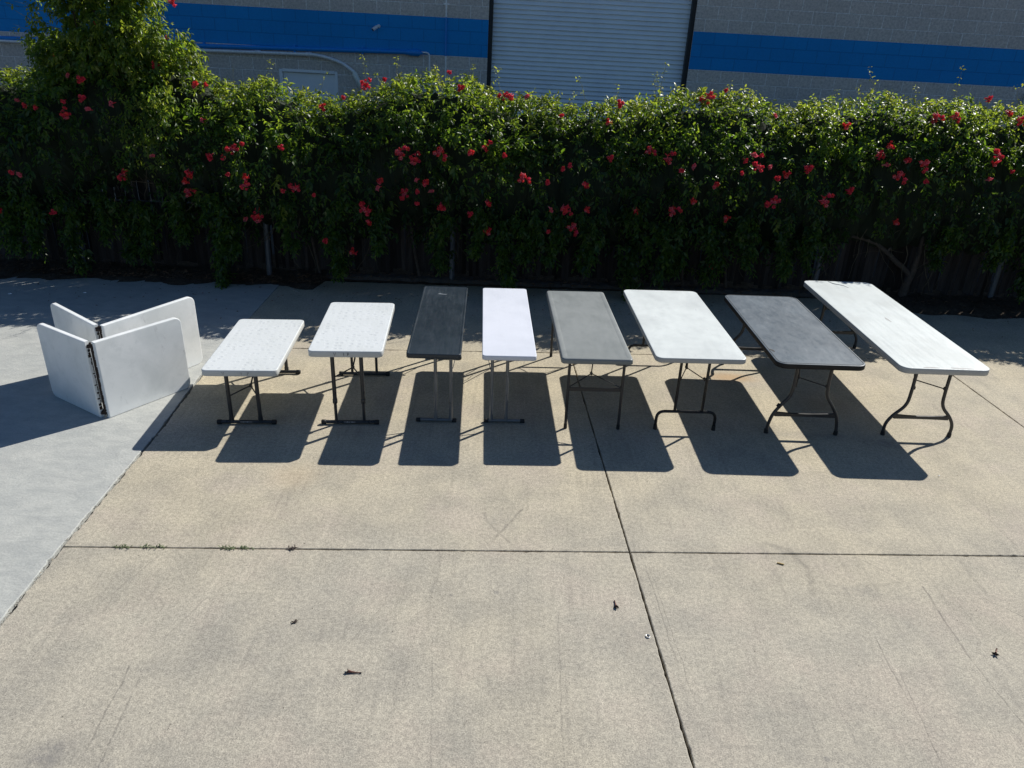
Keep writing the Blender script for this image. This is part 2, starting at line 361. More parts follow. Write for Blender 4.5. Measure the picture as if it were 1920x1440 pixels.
def wob(x, y, a): return a*(math.sin(x*9.1+y*13.7)*.5+math.sin(x*31+y*23)*.3+math.sin(x*77-y*61)*.35)
def slab(poly, jit, z=0.0, mat='conc'):
    """poly: corner list (ccw); jit: raggedness of each edge; a real slab 6 cm thick with a worn arris"""
    top = []; n = len(poly)
    for i in range(n):
        a = Vector(poly[i]); b = Vector(poly[(i+1) % n]); L = (b-a).length
        k = max(1, int(min(L, 14)/.025)); nr = Vector((-(b-a).y, (b-a).x)).normalized()
        for j in range(k):
            p = a.lerp(b, j/k); e = min(1, min(j, k-j)/3)
            w = e*(wob(p.x, p.y, jit[i])+random.uniform(-1, 1)*jit[i]*.45+(random.random() < .02)*jit[i]*2.5)
            top.append((p+nr*(w+.0)).to_tuple())
    g = MB(); N = len(top); V = []
    for inset, zz in ((.006, z), (.0015, z-.002), (0, z-.006), (0, z-.058)):
        for i in range(N):
            p = Vector(top[i]); q = Vector(top[(i+1) % N]); o_ = Vector(top[i-1]); t = (q-o_); t.normalize()
            V.append((p.x-t.y*inset, p.y+t.x*inset, zz))
    F = [tuple(range(N))]
    for r in range(3):
        for i in range(N): F.append((r*N+i, r*N+(i+1) % N, (r+1)*N+(i+1) % N, (r+1)*N+i))
    g.add(V, F); return struct(g.build('pavement', M[mat]))
h = .0055
Ym = lambda x: 4.163+.0463*x
Yb = lambda x: 7.65+.055*x
Xv = lambda y: .68+(6.79-y)*.0635
Xr = lambda y: 4.72+(7.39-y)*.06
Ye = lambda x: 9.93+.012*x
XL = [(-2.85, .8), (-2.89, 3.35), (-2.93, 4.04), (-2.98, 5.64), (-3.07, 6.73), (-3.115, 7.5), (-3.15, 9.72)]
def xl(y): return float(np.interp(y, [p[1] for p in XL], [p[0] for p in XL]))
def P2(fx, y0, dx):
    y = y0
    for _ in range(4): y = y0
    return (fx+dx, y)
J = .0022
# front row
slab([(xl(.8)+h, .75), (Xv(.75)-h, .75), (Xv(Ym(.85))-h, Ym(.84)-h), (xl(Ym(-2.93))+h+.010, Ym(-2.93)-h), (xl(3.35)+h+.008, 3.35)], [J, J, J, .009, .009])
slab([(Xv(.75)+h, .75), (Xr(.75)-h, .75), (Xr(4.38)-h, Ym(4.9)-h), (Xv(Ym(.85))+h, Ym(.85)-h)], [J]*4)
slab([(Xr(.75)+h, .75), (9.5, .75), (9.5, Ym(9.5)-h), (Xr(4.38)+h, Ym(4.9)-h)], [J]*4)
slab([(-2.8, -5.4), (9.5, -5.4), (9.5, .735), (-2.84, .735)], [J]*4)
# table row
slab([(xl(4.04)+h+.009, Ym(-2.93)+h), (Xv(Ym(.85))-h, Ym(.84)+h), (Xv(7.69)-h, Yb(.62)-h), (xl(7.48)+h+.006, Yb(-3.11)-h), (xl(5.64)+h+.008, 5.64)], [J, J, .006, .008, .008])
slab([(Xv(Ym(.85))+h, Ym(.85)+h), (Xr(4.39)-h, Ym(4.9)+h), (Xr(7.9)-h, Yb(4.7)-h), (Xv(7.69)+h, Yb(.64)-h)], [J, J, .004, J])
slab([(Xr(4.39)+h, Ym(4.9)+h), (9.5, Ym(9.5)+h), (9.5, Yb(9.5)-h), (Xr(7.9)+h, Yb(4.7)-h)], [J, J, .004, J])
# row under the hedge
slab([(xl(7.5)+h, Yb(-3.11)+h), (Xv(7.69)-h, Yb(.62)+h), (Xv(9.94)-h, Ye(.5)), (xl(9.7)+h, Ye(-3.1))], [.004, J, .006, J])
slab([(Xv(7.69)+h, Yb(.64)+h), (Xr(7.9)-h, Yb(4.7)+h), (Xr(9.98)-h, Ye(4.6)), (Xv(9.94)+h, Ye(.5))], [.004, J, .006, J])
slab([(Xr(7.9)+h, Yb(4.7)+h), (9.5, Yb(9.5)+h), (9.5, 9.3), (6.9, 9.45), (5.9, 9.85), (Xr(9.98)+h, Ye(4.6))], [.004, J, .01, .01, .01, J])
# newer grey slab on the left, a finger's breadth higher
slab([(-10, -5.4), (-2.79, -5.4), (-2.85, .8), (-2.896, 3.35), (-2.936, 4.04), (-2.984, 5.64), (-3.070, 6.73), (-3.11, 7.5), (-3.145, 9.70), (-6.6, 9.60), (-10, 9.45)], [J, .004, .004, .004, .004, .004, .004, .004, .006, .006, .006], .003, 'conc2')

# bare soil strip at the foot of the fence, banked up and uneven
nx, ny = 240, 14; V = []; F = []
for i in range(nx+1):
    x = -10+20*i/nx
    y0 = 9.62+.05*math.sin(x*3.1)+.05*math.sin(x*7.7+1)+(.02*x if x < 0 else .05)+(.0 if x < 4.5 else -(x-4.5)*.16)
    if x > -2.6 and x < 4.6: y0 = 9.93+.02*math.sin(x*5)
    for j in range(ny+1):
        y = y0+(10.9-y0)*j/ny
        z = .055*min(1, (y-y0)*2.2)+.012*math.sin(x*19+y*7)*min(1, (y-y0)*6)+.008*math.sin(x*43-y*31)*min(1, (y-y0)*6)-.004*(j == 0)
        V.append((x, y, z+.002))
for i in range(nx):
    for j in range(ny): F.append((i*(ny+1)+j, (i+1)*(ny+1)+j, (i+1)*(ny+1)+j+1, i*(ny+1)+j+1))
g = MB(); g.add(V, F, 0, True); struct(g.build('soil_strip', M['soil']))

# ---------------------------------------------------------------- low curb under the fence
cb = MB()
V = []; F = []; nx = 150
for i in range(nx+1):
    x = -2.6+7.4*i/nx; r = lambda a: .006*math.sin(x*a+a)
    V += [(x, 9.99+r(17), .0), (x, 9.995+r(23), .055+r(31)), (x, 10.03+r(13), .065+r(29)), (x, 10.10, .065+r(7))]
for i in range(nx):
    for j in range(3): F.append((i*4+j, (i+1)*4+j, (i+1)*4+j+1, i*4+j+1))
cb.add(V, F, 0, False); struct(cb.build('curb', M['curb']))

# ================================================================ THE BUILDING
B = empty('industrial_building', (0, 14.6, 0), label='grey concrete block building with blue painted band and white roll-up door behind the hedge', cat='building')
B.rotation_euler = (0, .0152, 0)
DX0, DX1, DZ = -.70, 2.87, 4.45          # roll-up door opening
WX0, WX1, WZ = -4.42, -3.37, 2.345       # pale door opening
HB = 6.0
def facade(name, mat, rects):
    b = MB()
    for x0, x1, z0, z1 in rects:
        b.add([(x0, 0, z0), (x1, 0, z0), (x1, 0, z1), (x0, 0, z1)], [(0, 1, 2, 3)])
    return b
SZ0, SZ1 = 2.70, 3.31
w = facade('wall', None, [(-16, WX0, -.3, SZ0), (WX1, DX0, -.3, SZ0), (WX0, WX1, WZ, SZ0), (DX1, 16, -.3, SZ0),
                          (-16, DX0, SZ1, HB), (DX1, 16, SZ1, HB), (DX0, DX1, DZ, HB)])
w.add([(-16, 0, -.3), (-16, 12, -.3), (-16, 12, HB), (-16, 0, HB)], [(0, 1, 2, 3)])
w.add([(16, 0, -.3), (16, 12, -.3), (16, 12, HB), (16, 0, HB)], [(3, 2, 1, 0)])
w.add([(-16, 12, -.3), (16, 12, -.3), (16, 12, HB), (-16, 12, HB)], [(3, 2, 1, 0)])
for x0, x1 in ((DX0, DX0), (DX1, DX1)):   # reveals of the big opening
    w.add([(x0, 0, -.3), (x0, .30, -.3), (x0, .30, DZ), (x0, 0, DZ)], [(0, 1, 2, 3)])
w.add([(DX0, 0, DZ), (DX1, 0, DZ), (DX1, .3, DZ), (DX0, .3, DZ)], [(0, 1, 2, 3)])
w.add([(DX0-.2, .3, -.3), (DX1+.2, .3, -.3), (DX1+.2, .3, DZ+.2), (DX0-.2, .3, DZ+.2)], [(0, 1, 2, 3)])
for x0 in (WX0, WX1): w.add([(x0, 0, -.3), (x0, .12, -.3), (x0, .12, WZ), (x0, 0, WZ)], [(0, 1, 2, 3)])
w.add([(WX0, 0, WZ), (WX1, 0, WZ), (WX1, .12, WZ), (WX0, .12, WZ)], [(0, 1, 2, 3)])
w.build('wall', M['block'], B, fix=False)
s_ = facade('painted_band', None, [(-16, DX0, SZ0, SZ1), (DX1, 16, SZ0, SZ1)])
s_.build('painted_band', M['stripe'], B, fix=False)
r = MB(); r.box((0, 6, HB+.04), (32.3, 12.3, .08)); r.build('roof', M['roof'], B)
# roll-up door: interlocking curved slats
d = MB(); nS = int((DZ+.3)/.0745); V = []; F = []; k = 0
prof_ = [(.0, .026), (.003, -.006), (.009, -.012), (.030, -.007), (.050, .001), (.064, .008), (.067, .026)]
for i in range(nS):
    z = -.3+i*.0745
    for dz, dy in prof_: V += [(DX0+.05, .17+dy, z+dz), (DX1-.05, .17+dy, z+dz)]
n_ = len(V)//2
F = [(2*i, 2*i+1, 2*i+3, 2*i+2) for i in range(n_-1)]
d.add(V, F, 0, False); rd = d.build('roll_up_door', M['door'], B, fix=False)
for x in (DX0+.035, DX1-.035):
    gd = MB(); gd.box((x, .10, DZ/2-.15), (.07, .14, DZ+.3)); gd.build('door_guide', M['darkgap'], rd)
# pale personnel door, only its head shows over the hedge
dd = MB(); dd.box(((WX0+WX1)/2, .075, 1.14), (WX1-WX0-.11, .045, 2.29), bev=.004); pd = dd.build('door', M['whitedoor'], B)
fr = MB(); fr.box((WX0+.026, .05, 1.02), (.05, .11, 2.64), bev=.004); fr.box((WX1-.026, .05, 1.02), (.05, .11, 2.64), bev=.004); fr.box(((WX0+WX1)/2, .05, WZ-.026), (WX1-WX0-.106, .11, .05), bev=.004)
fr.build('door_frame', M['whitedoor'], pd)
# conduits
c = MB(); c.tube([(-11, -.055, 2.565), (-6, -.055, 2.636), (-2.12, -.055, 2.725)], .036, n=12)
for x in (-8.9, -7.3, -5.7, -4.1, -2.9): c.box((x, -.03, 2.73+(x+2)*.0235), (.03, .07, .12))
bc = c.build('conduit', M['bluepipe'], B); bc['label'] = 'thick blue painted conduit'
c = MB(); c.tube([(-2.14, -.06, 2.722), (-2.08, -.06, 2.722), (-2.06, -.06, 2.722), (-1.90, -.06, 2.722), (-1.88, -.06, 2.722), (-1.84, -.06, 2.722)], [.040, .042, .055, .055, .03, .02], n=12)
c.build('coupling', M['bluepipe'], bc)
c = MB(); c.tube(fillet([(-1.86, -.06, 2.735), (-1.72, -.06, 2.735), (-1.71, -.06, 1.2)], .1), .014, n=8); o = c.build('conduit', M['galv'], B); o['label'] = 'thin grey conduit bending down'
c = MB(); c.tube(fillet([(-11, -.06, 2.535), (-6.09, -.06, 2.566), (-3.68, -.06, 2.603), (-3.28, -.06, 2.50), (-3.06, -.07, 2.35)], .25), .030, n=12)
for x in (-9.6, -7.8, -6.2, -4.75, -3.85): c.tube([(x-.05, -.06, 2.604+(x+3.68)*.0125), (x+.05, -.06, 2.604+(x+3.68)*.0125)], .036, n=12)
gc = c.build('conduit', M['galv'], B); gc['label'] = 'grey metal conduit ending in a fitting'
c = MB(); c.tube([(-3.075, -.07, 2.365), (-3.06, -.07, 2.345), (-3.05, -.07, 2.33), (-2.955, -.07, 2.13), (-2.94, -.07, 2.10), (-2.92, -.07, 2.06)], [.034, .034, .048, .048, .034, .034], n=12)
c.tube([(-2.93, -.07, 2.08), (-2.86, -.07, 1.7), (-2.86, -.07, 0)], .03, n=10)
c.build('flexible_fitting', M['palegalv'], gc)
c = MB(); c.tube([(-1.435, -.03, -.2), (-1.435, -.03, 2.695)], .015, n=8); c.tube([(-1.435, -.03, 3.315), (-1.435, -.03, 5.9)], .015, n=8)
for z in (1.5, 3.52, 4.8): c.box((-1.435, -.012, z), (.10, .02, .03))
o = c.build('conduit', M['galv'], B); o['label'] = 'thin vertical conduit'
c = MB(); c.tube([(-1.435, -.03, 2.695), (-1.435, -.03, 3.315)], .0155, n=8); c.build('painted_length', M['bluepipe'], o)
c = MB(); c.tube([(8.93, -.07, 0), (8.93, -.07, 2.62)], .055, n=12); c.build('drain_pipe', M['palegalv'], B)

# small wall camera
K = empty('security_camera', (-2.60, 14.6, 3.135), label='small white security camera mounted on the blue band of the block building', cat='camera')
c = MB(); c.tube([(.055, 0, .03), (.055, -.03, .03), (.055, -.045, .028)], [.05, .05, .035], n=14); c.tube([(.055, -.03, .03), (.02, -.09, .01)], .018, n=10); c.build('mount', M['white'], K)
c = MB(); a = Vector((.03, -.10, .02)); b_ = Vector((-.085, -.19, -.065)); c.tube([a, a.lerp(b_, .1), a.lerp(b_, .85), b_], [.036, .046, .046, .05], n=14); c.build('housing', M['white'], K)
c = MB(); dd_ = (b_-a).normalized(); c.tube([b_-dd_*.01, b_+dd_*.004], .042, n=14); c.build('lens', M['blackpl'], K); K.scale = (.62, .62, .62)

# ================================================================ THE FENCE
FN = empty('slatted_fence', (0, 10.2, 0), label='dark weathered slatted fence with grey pipe posts under the flowering vine', cat='fence')
POST = [(-8.5, 10.1), (-5.98, 10.115), (-3.37, 9.97), (-.885, 10.04), (1.63, 10.12), (4.11, 10.13), (6.575, 10.15), (9.1, 10.15)]
fy = lambda x: 10.20
for x, y in POST:
    p = MB(); p.tube([(x, y-10.2-.0, -.05), (x+.02, y-10.2+.02, 1.0), (x+.03, y-10.2+.05, 2.0)], .036, n=14); p.tube([(x+.03, -.15+y-10.15, 2.0), (x+.03, -.15+y-10.15, 2.03)], [.042, .02], n=14)
    p.build('post', M['post'], FN)
for i in range(len(POST)-1):
    x0, x1 = POST[i][0], POST[i+1][0]; p = MB(); tone = []
    x = x0+.02
    while x < x1-.03:
        wdt = random.uniform(.035, .062); ht = 1.92+random.uniform(-.05, .04); ly = random.uniform(-.014, .014)
        ln = random.uniform(-.001, .001); z0 = random.uniform(.04, .13); y0 = .0+ly
        seg = 6; V = []
        for k in range(seg+1):
            z = z0+(ht-z0)*k/seg; xx = x+ln*k/seg+random.uniform(-.002, .002)
            V += [(xx, y0, z), (xx+wdt, y0+random.uniform(-.003, .003), z), (xx+wdt, y0+.008, z), (xx, y0+.008, z)]
        F = []
        for k in range(seg):
            for q in range(4): F.append((k*4+q, k*4+(q+1) % 4, (k+1)*4+(q+1) % 4, (k+1)*4+q))
        F += [(0, 1, 2, 3), tuple(seg*4+q for q in range(4))]
        n0 = len(p.v); p.add(V, F); tone += [random.random()]*(len(p.v)-n0); x += wdt+random.uniform(.0006, .003)
    o = p.build('slat_panel', M['slat'], FN)
    at = o.data.attributes.new('tone', 'FLOAT', 'POINT'); at.data.foreach_set('value', tone)
for zz in (.93, 1.75):
    p = MB(); p.tube([(-9, -.022, zz), (9.2, -.022, zz)], .012, n=8); p.build('rail', M['post'], FN)
# ================================================================ THE TABLES
def plastic(name, base, rough=.4, dirt=None, dirt_amt=.35, scr=.3, scr_col=(.5, .5, .5), dimples=False, bump=.15, along=(3.2, .5), spec=.4, grime=True):
    t = NT(name); v = t.co(); geo = t.n.new('ShaderNodeNewGeometry'); sep = t.n.new('ShaderNodeSeparateXYZ'); t.l.new(geo.outputs['Normal'], sep.inputs[0])
    big = t.noise(v, 2.0, 5, .62, dist=.5); mid = t.noise(v, 11, 6, .7); fine = t.noise(v, 120, 3, .7)
    streak = t.noise(t.co((along[0]*3, along[1], 1)), 5, 7, .78, dist=.3); streak2 = t.noise(t.co((1.3, 5, 1), (0, 0, .5)), 4, 7, .8, dist=.6)
    c = t.mix(t.mr(big, .42, .66, 0, dirt_amt), base, dirt or tuple(q*.8 for q in base))
    c = t.mix(t.mr(mid, .55, .72, 0, dirt_amt*.8), c, dirt or tuple(q*.8 for q in base))
    c = t.mix(t.math('MULTIPLY', t.mr(streak, .60, .70, 0, scr), t.mr(big, .35, .6, .3, 1)), c, scr_col)
    c = t.mix(t.mr(streak2, .64, .72, 0, scr*.8), c, scr_col)
    h = t.math('MULTIPLY', fine, .35)
    if dimples:
        # rows of shallow round marks left by the ribs under the skin
        rot = t.co((1, 1, 0), (0, 0, 0)); vo = t.n.new('ShaderNodeTexVoronoi'); t.l.new(rot, vo.inputs[0]); vo.voronoi_dimensions = '2D'; vo.inputs['Scale'].default_value = 15; vo.inputs['Randomness'].default_value = .62
        dm = t.mr(vo.outputs['Distance'], .12, .34, 1, 0, True)
        sp2 = t.n.new('ShaderNodeSeparateXYZ'); t.l.new(v, sp2.inputs[0])
        gate = t.mr(t.noise(v, 5.5, 3, .6), .40, .60, .12, 1)
        dm = t.math('MULTIPLY', dm, gate)
        c = t.mix(t.math('MULTIPLY', dm, .25), c, (.43, .46, .50)); h = t.math('ADD', h, t.math('MULTIPLY', dm, -.8))
    return t.done(c, t.mr(streak, .4, .7, rough-.08, rough+.15), 0, t.bump(h, bump, .004), spec)
M['ptop_w1'] = plastic('dimpled white plastic', (.68, .71, .72), .42, (.58, .61, .60), .4, .3, (.50, .52, .54), True, .45)
M['ptop_blk'] = plastic('worn black plastic', (.015, .024, .034), .40, (.028, .040, .053), .9, .35, (.055, .066, .080), along=(2.2, .8), bump=.1)
M['ptop_w2'] = plastic('clean cool white plastic', (.72, .745, .82), .40, (.60, .63, .70), .5, .45, (.44, .46, .50), bump=.1)
M['ptop_gry'] = plastic('mottled grey plastic', (.245, .263, .262), .5, (.195, .213, .212), .8, .8, (.19, .205, .21), bump=.5, along=(1, 1))
M['ptop_w3'] = plastic('scuffed white plastic', (.68, .72, .71), .45, (.52, .55, .55), .6, .6, (.42, .44, .46), bump=.3, along=(1, 1))
M['ptop_chr'] = plastic('worn charcoal laminate', (.070, .095, .122), .5, (.112, .142, .172), .9, .8, (.20, .225, .25), along=(1.2, 1.4), bump=.25)
M['ptop_w4'] = plastic('stained long white plastic', (.60, .645, .64), .45, (.49, .52, .51), .6, .5, (.42, .43, .42), bump=.2)
M['edge_grey'] = plastic('shaded dirty white edge', (.46, .47, .46), .55, (.36, .36, .35), .6, .4, (.30, .30, .30))  # same plastic as the top, darkened for the shaded apron plus dirt
M['edge_wht'] = plastic('shaded scuffed pale edge', (.60, .62, .62), .5, (.48, .49, .48), .6, .3, (.40, .40, .40))  # paler apron plastic, likewise toned down for shade and scuffs
M['edge_blk'] = plain('black table edge', (.004, .004, .005), .7, nz=.15)
M['fold_w'] = plastic('grimy folded white plastic', (.80, .82, .82), .48, (.64, .67, .67), .8, .5, (.42, .43, .44), bump=.3, along=(1, 1))
M['leg_dk'] = plain('dark grey powder coat', (.040, .043, .048), .32, .35, nz=.15, scale=14)
M['leg_blk'] = plain('black tube', (.012, .012, .013), .30, .2, nz=.15, scale=14)
M['leg_gry'] = plain('grey brown tube', (.045, .044, .045), .38, .3, nz=.15, scale=14)
M['chrome'] = plain('dull silver tube', (.17, .18, .19), .34, .35, nz=.12, scale=14)
M['rubber'] = plain('black rubber cap', (.010, .010, .010), .6, nz=.1)
M['under'] = plain('moulded underside', (.30, .30, .30), .6)
M['ink'] = plain('black marker', (.05, .05, .07), .6)
M['stain'] = plain('grey stain', (.30, .30, .29), .6, nz=.2)
M['silver'] = plain('bright metal sticker', (.55, .56, .57), .25, .6)
M['rusty'] = plain('rusted hinge metal', (.045, .030, .024), .75, .3, nz=.4, scale=60)

def rrect(w, l, r, n=7):
    P = []
    rs = r if hasattr(r, '__len__') else (r, r, r, r)
    for cx, cy, a0, rr in ((w/2-rs[0], l/2-rs[0], 0, rs[0]), (-w/2+rs[1], l/2-rs[1], 90, rs[1]), (-w/2+rs[2], -l/2+rs[2], 180, rs[2]), (w/2-rs[3], -l/2+rs[3], 270, rs[3])):
        for k in range(n+1):
            a = math.radians(a0+90*k/n); P.append((cx+rr*math.cos(a), cy+rr*math.sin(a)))
    return P
def loft(b, w, l, r, prof, mi=0, n=7, cap0=True, cap1=True):
    """prof: list of (inset, z) from bottom to top"""
    V = []; N = 4*(n+1)
    for ins, z in prof:
        for x, y in rrect(w-2*ins, l-2*ins, max(.002, r-ins), n): V.append((x, y, z))
    F = []
    for k in range(len(prof)-1):
        for i in range(N): F.append((k*N+i, k*N+(i+1) % N, (k+1)*N+(i+1) % N, (k+1)*N+i))
    b.add(V, F, mi, True)
    if cap0: b.add(V[:N], [tuple(range(N))[::-1]], mi)
    if cap1: b.add(V[-N:], [tuple(range(N))], mi)
def top_profile(z, th, bev, rim=None):
    p = [(.012, z-th+.004), (.004, z-th), (0, z-th+.004), (0, z-bev)]
    for k in range(1, 5):
        a = math.pi/2*k/4; p.append((bev*(1-math.cos(a)), z-bev+bev*math.sin(a)))
    if rim:   # shallow step inside a raised rim
        wr, dp = rim; p += [(wr, z), (wr+.004, z-dp), ]
    return p
def make_top(T, w, l, z, th, r, bev, mat, name='tabletop', rim=None, edge=None):
    b = MB(); pr = top_profile(z, th, bev, rim)
    if edge:
        loft(b, w, l, r, pr[:6], 1, cap1=False); loft(b, w, l, r, pr[5:], 0, cap0=False)
    else: loft(b, w, l, r, pr)
    o = b.build(name, [mat]+([edge] if edge else []), T)
    # moulded ribs and steel side rails underneath
    u = MB()
    for sx in (-1, 1): u.box((sx*(w/2-.055), 0, z-th-.011), (.022, l-.16, .022), bev=.002)
    u.build('side_rail', M['leg_dk'], T)
    return o
YM = {}
def table(idx, label, name='folding_table'):
    x, y, a, w, l, z = TB[idx]
    L = Vector((math.sin(a), math.cos(a), 0)); W = Vector((math.cos(a), -math.sin(a), 0))
    c = Vector((x, y, 0))+L*l/2+W*w/2
    return empty(name, c, -a, label=label, cat='table', group='folding tables set up in a row'), w, l, z
TB = [[-2.594, 5.708, -0.072, 0.6267, 1.2291, 0.5392], [-1.6967, 5.7438, -0.0712, 0.6141, 1.2314, 0.7354], [-0.8866, 5.7699, -0.0377, 0.4555, 1.8122, 0.7349],
      [-0.2561, 5.8036, -0.049, 0.4563, 1.8173, 0.7288], [0.4089, 5.8417, -0.0478, 0.6078, 1.8233, 0.7132], [1.2001, 5.8493, -0.0393, 0.7739, 1.8355, 0.7504],
      [2.2196, 5.859, -0.0175, 0.768, 1.8293, 0.7364], [3.2724, 5.8751, -0.0144, 0.7704, 2.4538, 0.7342]]

def brace(T, y, s, zt, xs, za, hub, mat, r=.006, thick=None):
    """Y-shaped locking brace from both legs to a hub and up to the underside; s=+1 towards the middle from the near end"""
    b = MB(); H = Vector((hub[0], y+s*.15, hub[1]-.06))
    for x in xs: b.tube([(x, y, za), H], r, n=8)
    up = [H, H+Vector((.012, s*.05, .06)), Vector((hub[0], y+s*.34, zt-.03))]
    b.tube(up, (thick or r*1.2), n=8)
    b.tube([H+Vector((0, -.012, 0)), H+Vector((0, .012, 0))], .013, n=10)
    for x in xs: b.box((x, y+s*.008, za), (.016, .022, .03), bev=.002)
    b.build('brace', mat, T)
def bar_foot(T, y, x0, x1, mat, r=.016, capr=.021, sticker=False):
    b = MB(); b.tube([(x0+.02, y, r+.006), (x1-.02, y, r+.006)], r, n=12); f = b.build('foot_bar', mat, T)
    for sx, xx in ((1, x0), (-1, x1)):
        c = MB(); c.tube([(xx, y, capr), (xx+sx*.004, y, capr), (xx+sx*.038, y, capr), (xx+sx*.04, y, capr)], [capr*.8, capr, capr, capr*.85], n=12); c.build('end_cap', M['rubber'], f)
    if sticker:
        c = MB(); c.box(((x0+x1)/2+.0, y-r-.0005, r+.012), (.10, .002, .008)); c.build('maker_sticker', M['silver'], f)
# ---- 1 low and 2 tall adjustable tables with dimpled tops
def adj_table(idx, label, low):
    T, w, l, z = table(idx, label)
    make_top(T, w, l, z, .056, .045, .008, M['ptop_w1'], edge=M['edge_wht'])
    for s, ins in ((1, .066 if low else .102), (-1, .10)):
        y = -s*(l/2-ins)
        for x in ((-.130, .115) if low else (-.127, .114)):
            b = MB()
            if low: b.tube([(x, y, .05), (x, y, z-.045)], .0175, n=14); b.tube([(x, y, .035), (x, y, .07)], .021, n=14)
            else:
                b.tube([(x, y, .215), (x, y, z-.045)], .0175, n=14); b.tube([(x, y, .03), (x, y, .22)], .0135, n=12)
                b.tube([(x, y, .205), (x, y, .21), (x, y, .245), (x, y, .25)], [.018, .021, .021, .018], n=14)
            b.build('leg', M['leg_dk'], T)
        bar_foot(T, y, -.257, .249 if low else .243, M['leg_dk'], sticker=(s == 1))
        brace(T, y, s, z, (-.125, .112), .27 if low else .45, (.02, .36 if low else .54), M['leg_dk'], .006)
    b = MB(); b.box((0, 0, z-.056), (.5*w, .05, .02)); b.build('centre_bracket', M['leg_dk'], T)
    return T, w, l, z
def stroke(T, pts, x, y, z, s, r=.0018):
    b = MB(); b.tube([(x+p[0]*s, y, z+p[1]*s) for p in pts], r, n=5); b.build('marker_letter', M['ink'], T)
def write_vip(T, w, l, z, xs, h, r):
    """hand-lettered V I P on the near edge"""
    y = -l/2-.0006; z = z-.042
    stroke(T, [(-.3, 1), (0, 0), (.32, 1.02)], xs[0], y, z, h, r); stroke(T, [(0, .95), (.05, .05)], xs[1], y, z, h, r)
    stroke(T, [(0, 0), (.02, 1), (.42, .92), (.45, .62), (.02, .45)], xs[2], y, z, h, r)
T1, w, l, z = adj_table(0, 'shortest low white table with a dimpled top, beside the folded tables', True)
write_vip(T1, w, l, z, (-.13, .02, .07), .026, .0011)
T2, w, l, z = adj_table(1, 'small tall white table with dimpled top and VIP written on its front edge', False)
write_vip(T2, w, l, z, (-.085, -.012, .02), .028, .0020)

# ---- 3 and 4 narrow seminar tables, legs set to one side
def seminar(idx, label, mat, legmat, side, mirror, brk):
    T, w, l, z = table(idx, label)
    make_top(T, w, l, z, .043, .032, .006, mat, rim=(.016, .002) if mat is M['ptop_blk'] else None)
    for s in (1, -1):
        y = -s*(l/2-.195); q = 1 if s == 1 else -1
        xs = [q*x for x in ((.0, .134) if side > 0 else (-.138, -.006))]
        for x in xs:
            b = MB(); b.tube([(x, y, .04), (x, y, z-.043)], .0145, n=14)
            b.tube([(x, y, .03), (x, y, .085)], [.020, .0145], n=14); b.build('leg', legmat, T)
        xa, xb = (-.175, .183) if side > 0 else (-.2, .162)
        bar_foot(T, y, min(q*xa, q*xb), max(q*xa, q*xb), legmat, .0145, .018)
        b = MB(); b.box((sum(xs)/2, y, z-.052), (.26, .05, .018), bev=.002)
        # thin flat stay and spring wire behind the legs
        b.build('leg_bracket', M['leg_dk'], T)
        b = MB(); xo = xs[1] if side > 0 else xs[0]; sg = 1 if side > 0 else -1
        b.tube([(xo*1.0+.03*sg*q, y+s*.10, z-.05), (xo+.036*sg*q, y+s*.06, z-.14), (xo+.015*sg*q, y+s*.012, z-.22)], .003, n=6)
        b.tube([(xs[0], y+s*.015, .30), (xs[0], y+s*.20, z-.05)], .005, n=6); b.tube([(xs[1], y+s*.015, .30), (xs[1], y+s*.20, z-.05)], .005, n=6)
        b.build('stay', M['chrome'], T)
    return T, w, l, z
T3 = seminar(2, 'narrow black table with worn top, between two white tables', M['ptop_blk'], M['chrome'], 1, 0, 0)
T4 = seminar(3, 'narrow clean white table on silver legs, between the black and grey tables', M['ptop_w2'], M['chrome'], -1, 0, 0)
b = MB(); b.tube([(.13, T3[2]/2-.1, T3[3]-.055), (.24, T3[2]/2-.1, T3[3]-.055)], .01, n=8); b.build('release_handle', M['leg_blk'], T3[0])
# pale smear on the black top
b = MB(); zz = T3[3]-.0012; P = [(-.07, .66), (-.05, .70), (-.02, .675), (.03, .665), (.01, .645), (-.03, .65)]
b.add([(x, y, zz) for x, y in P], [tuple(range(6))][:1]); o = b.build('pale_smear', plain('pale smear', (.13, .15, .17), .5), T3[0])

# ---- 5 grey table, four straight legs
T5, w, l, z = table(4, 'mottled grey table with ribbed edge and straight corner legs')
make_top(T5, w, l, z, .048, .035, .016, M['ptop_gry'], rim=(.046, .0010))
for s in (1, -1):
    y = -s*(l/2-.10)
    for x in (-.221, .25):
        b = MB(); b.tube([(x, y, .02), (x, y, z-.048)], .0125, n=14); lg = b.build('leg', M['leg_gry'], T5)
        c = MB(); c.tube([(x, y, .0), (x, y, .045)], [.016, .0145], n=12); c.build('foot_cap', M['rubber'], lg)
    b = MB(); b.box((.0145, y, .385), (.46, .008, .034), bev=.002); b.build('crossbar', M['leg_gry'], T5)
    brace(T5, y, s, z, (-.213, .24), .405, (-.005, .53), M['leg_gry'], .0045)

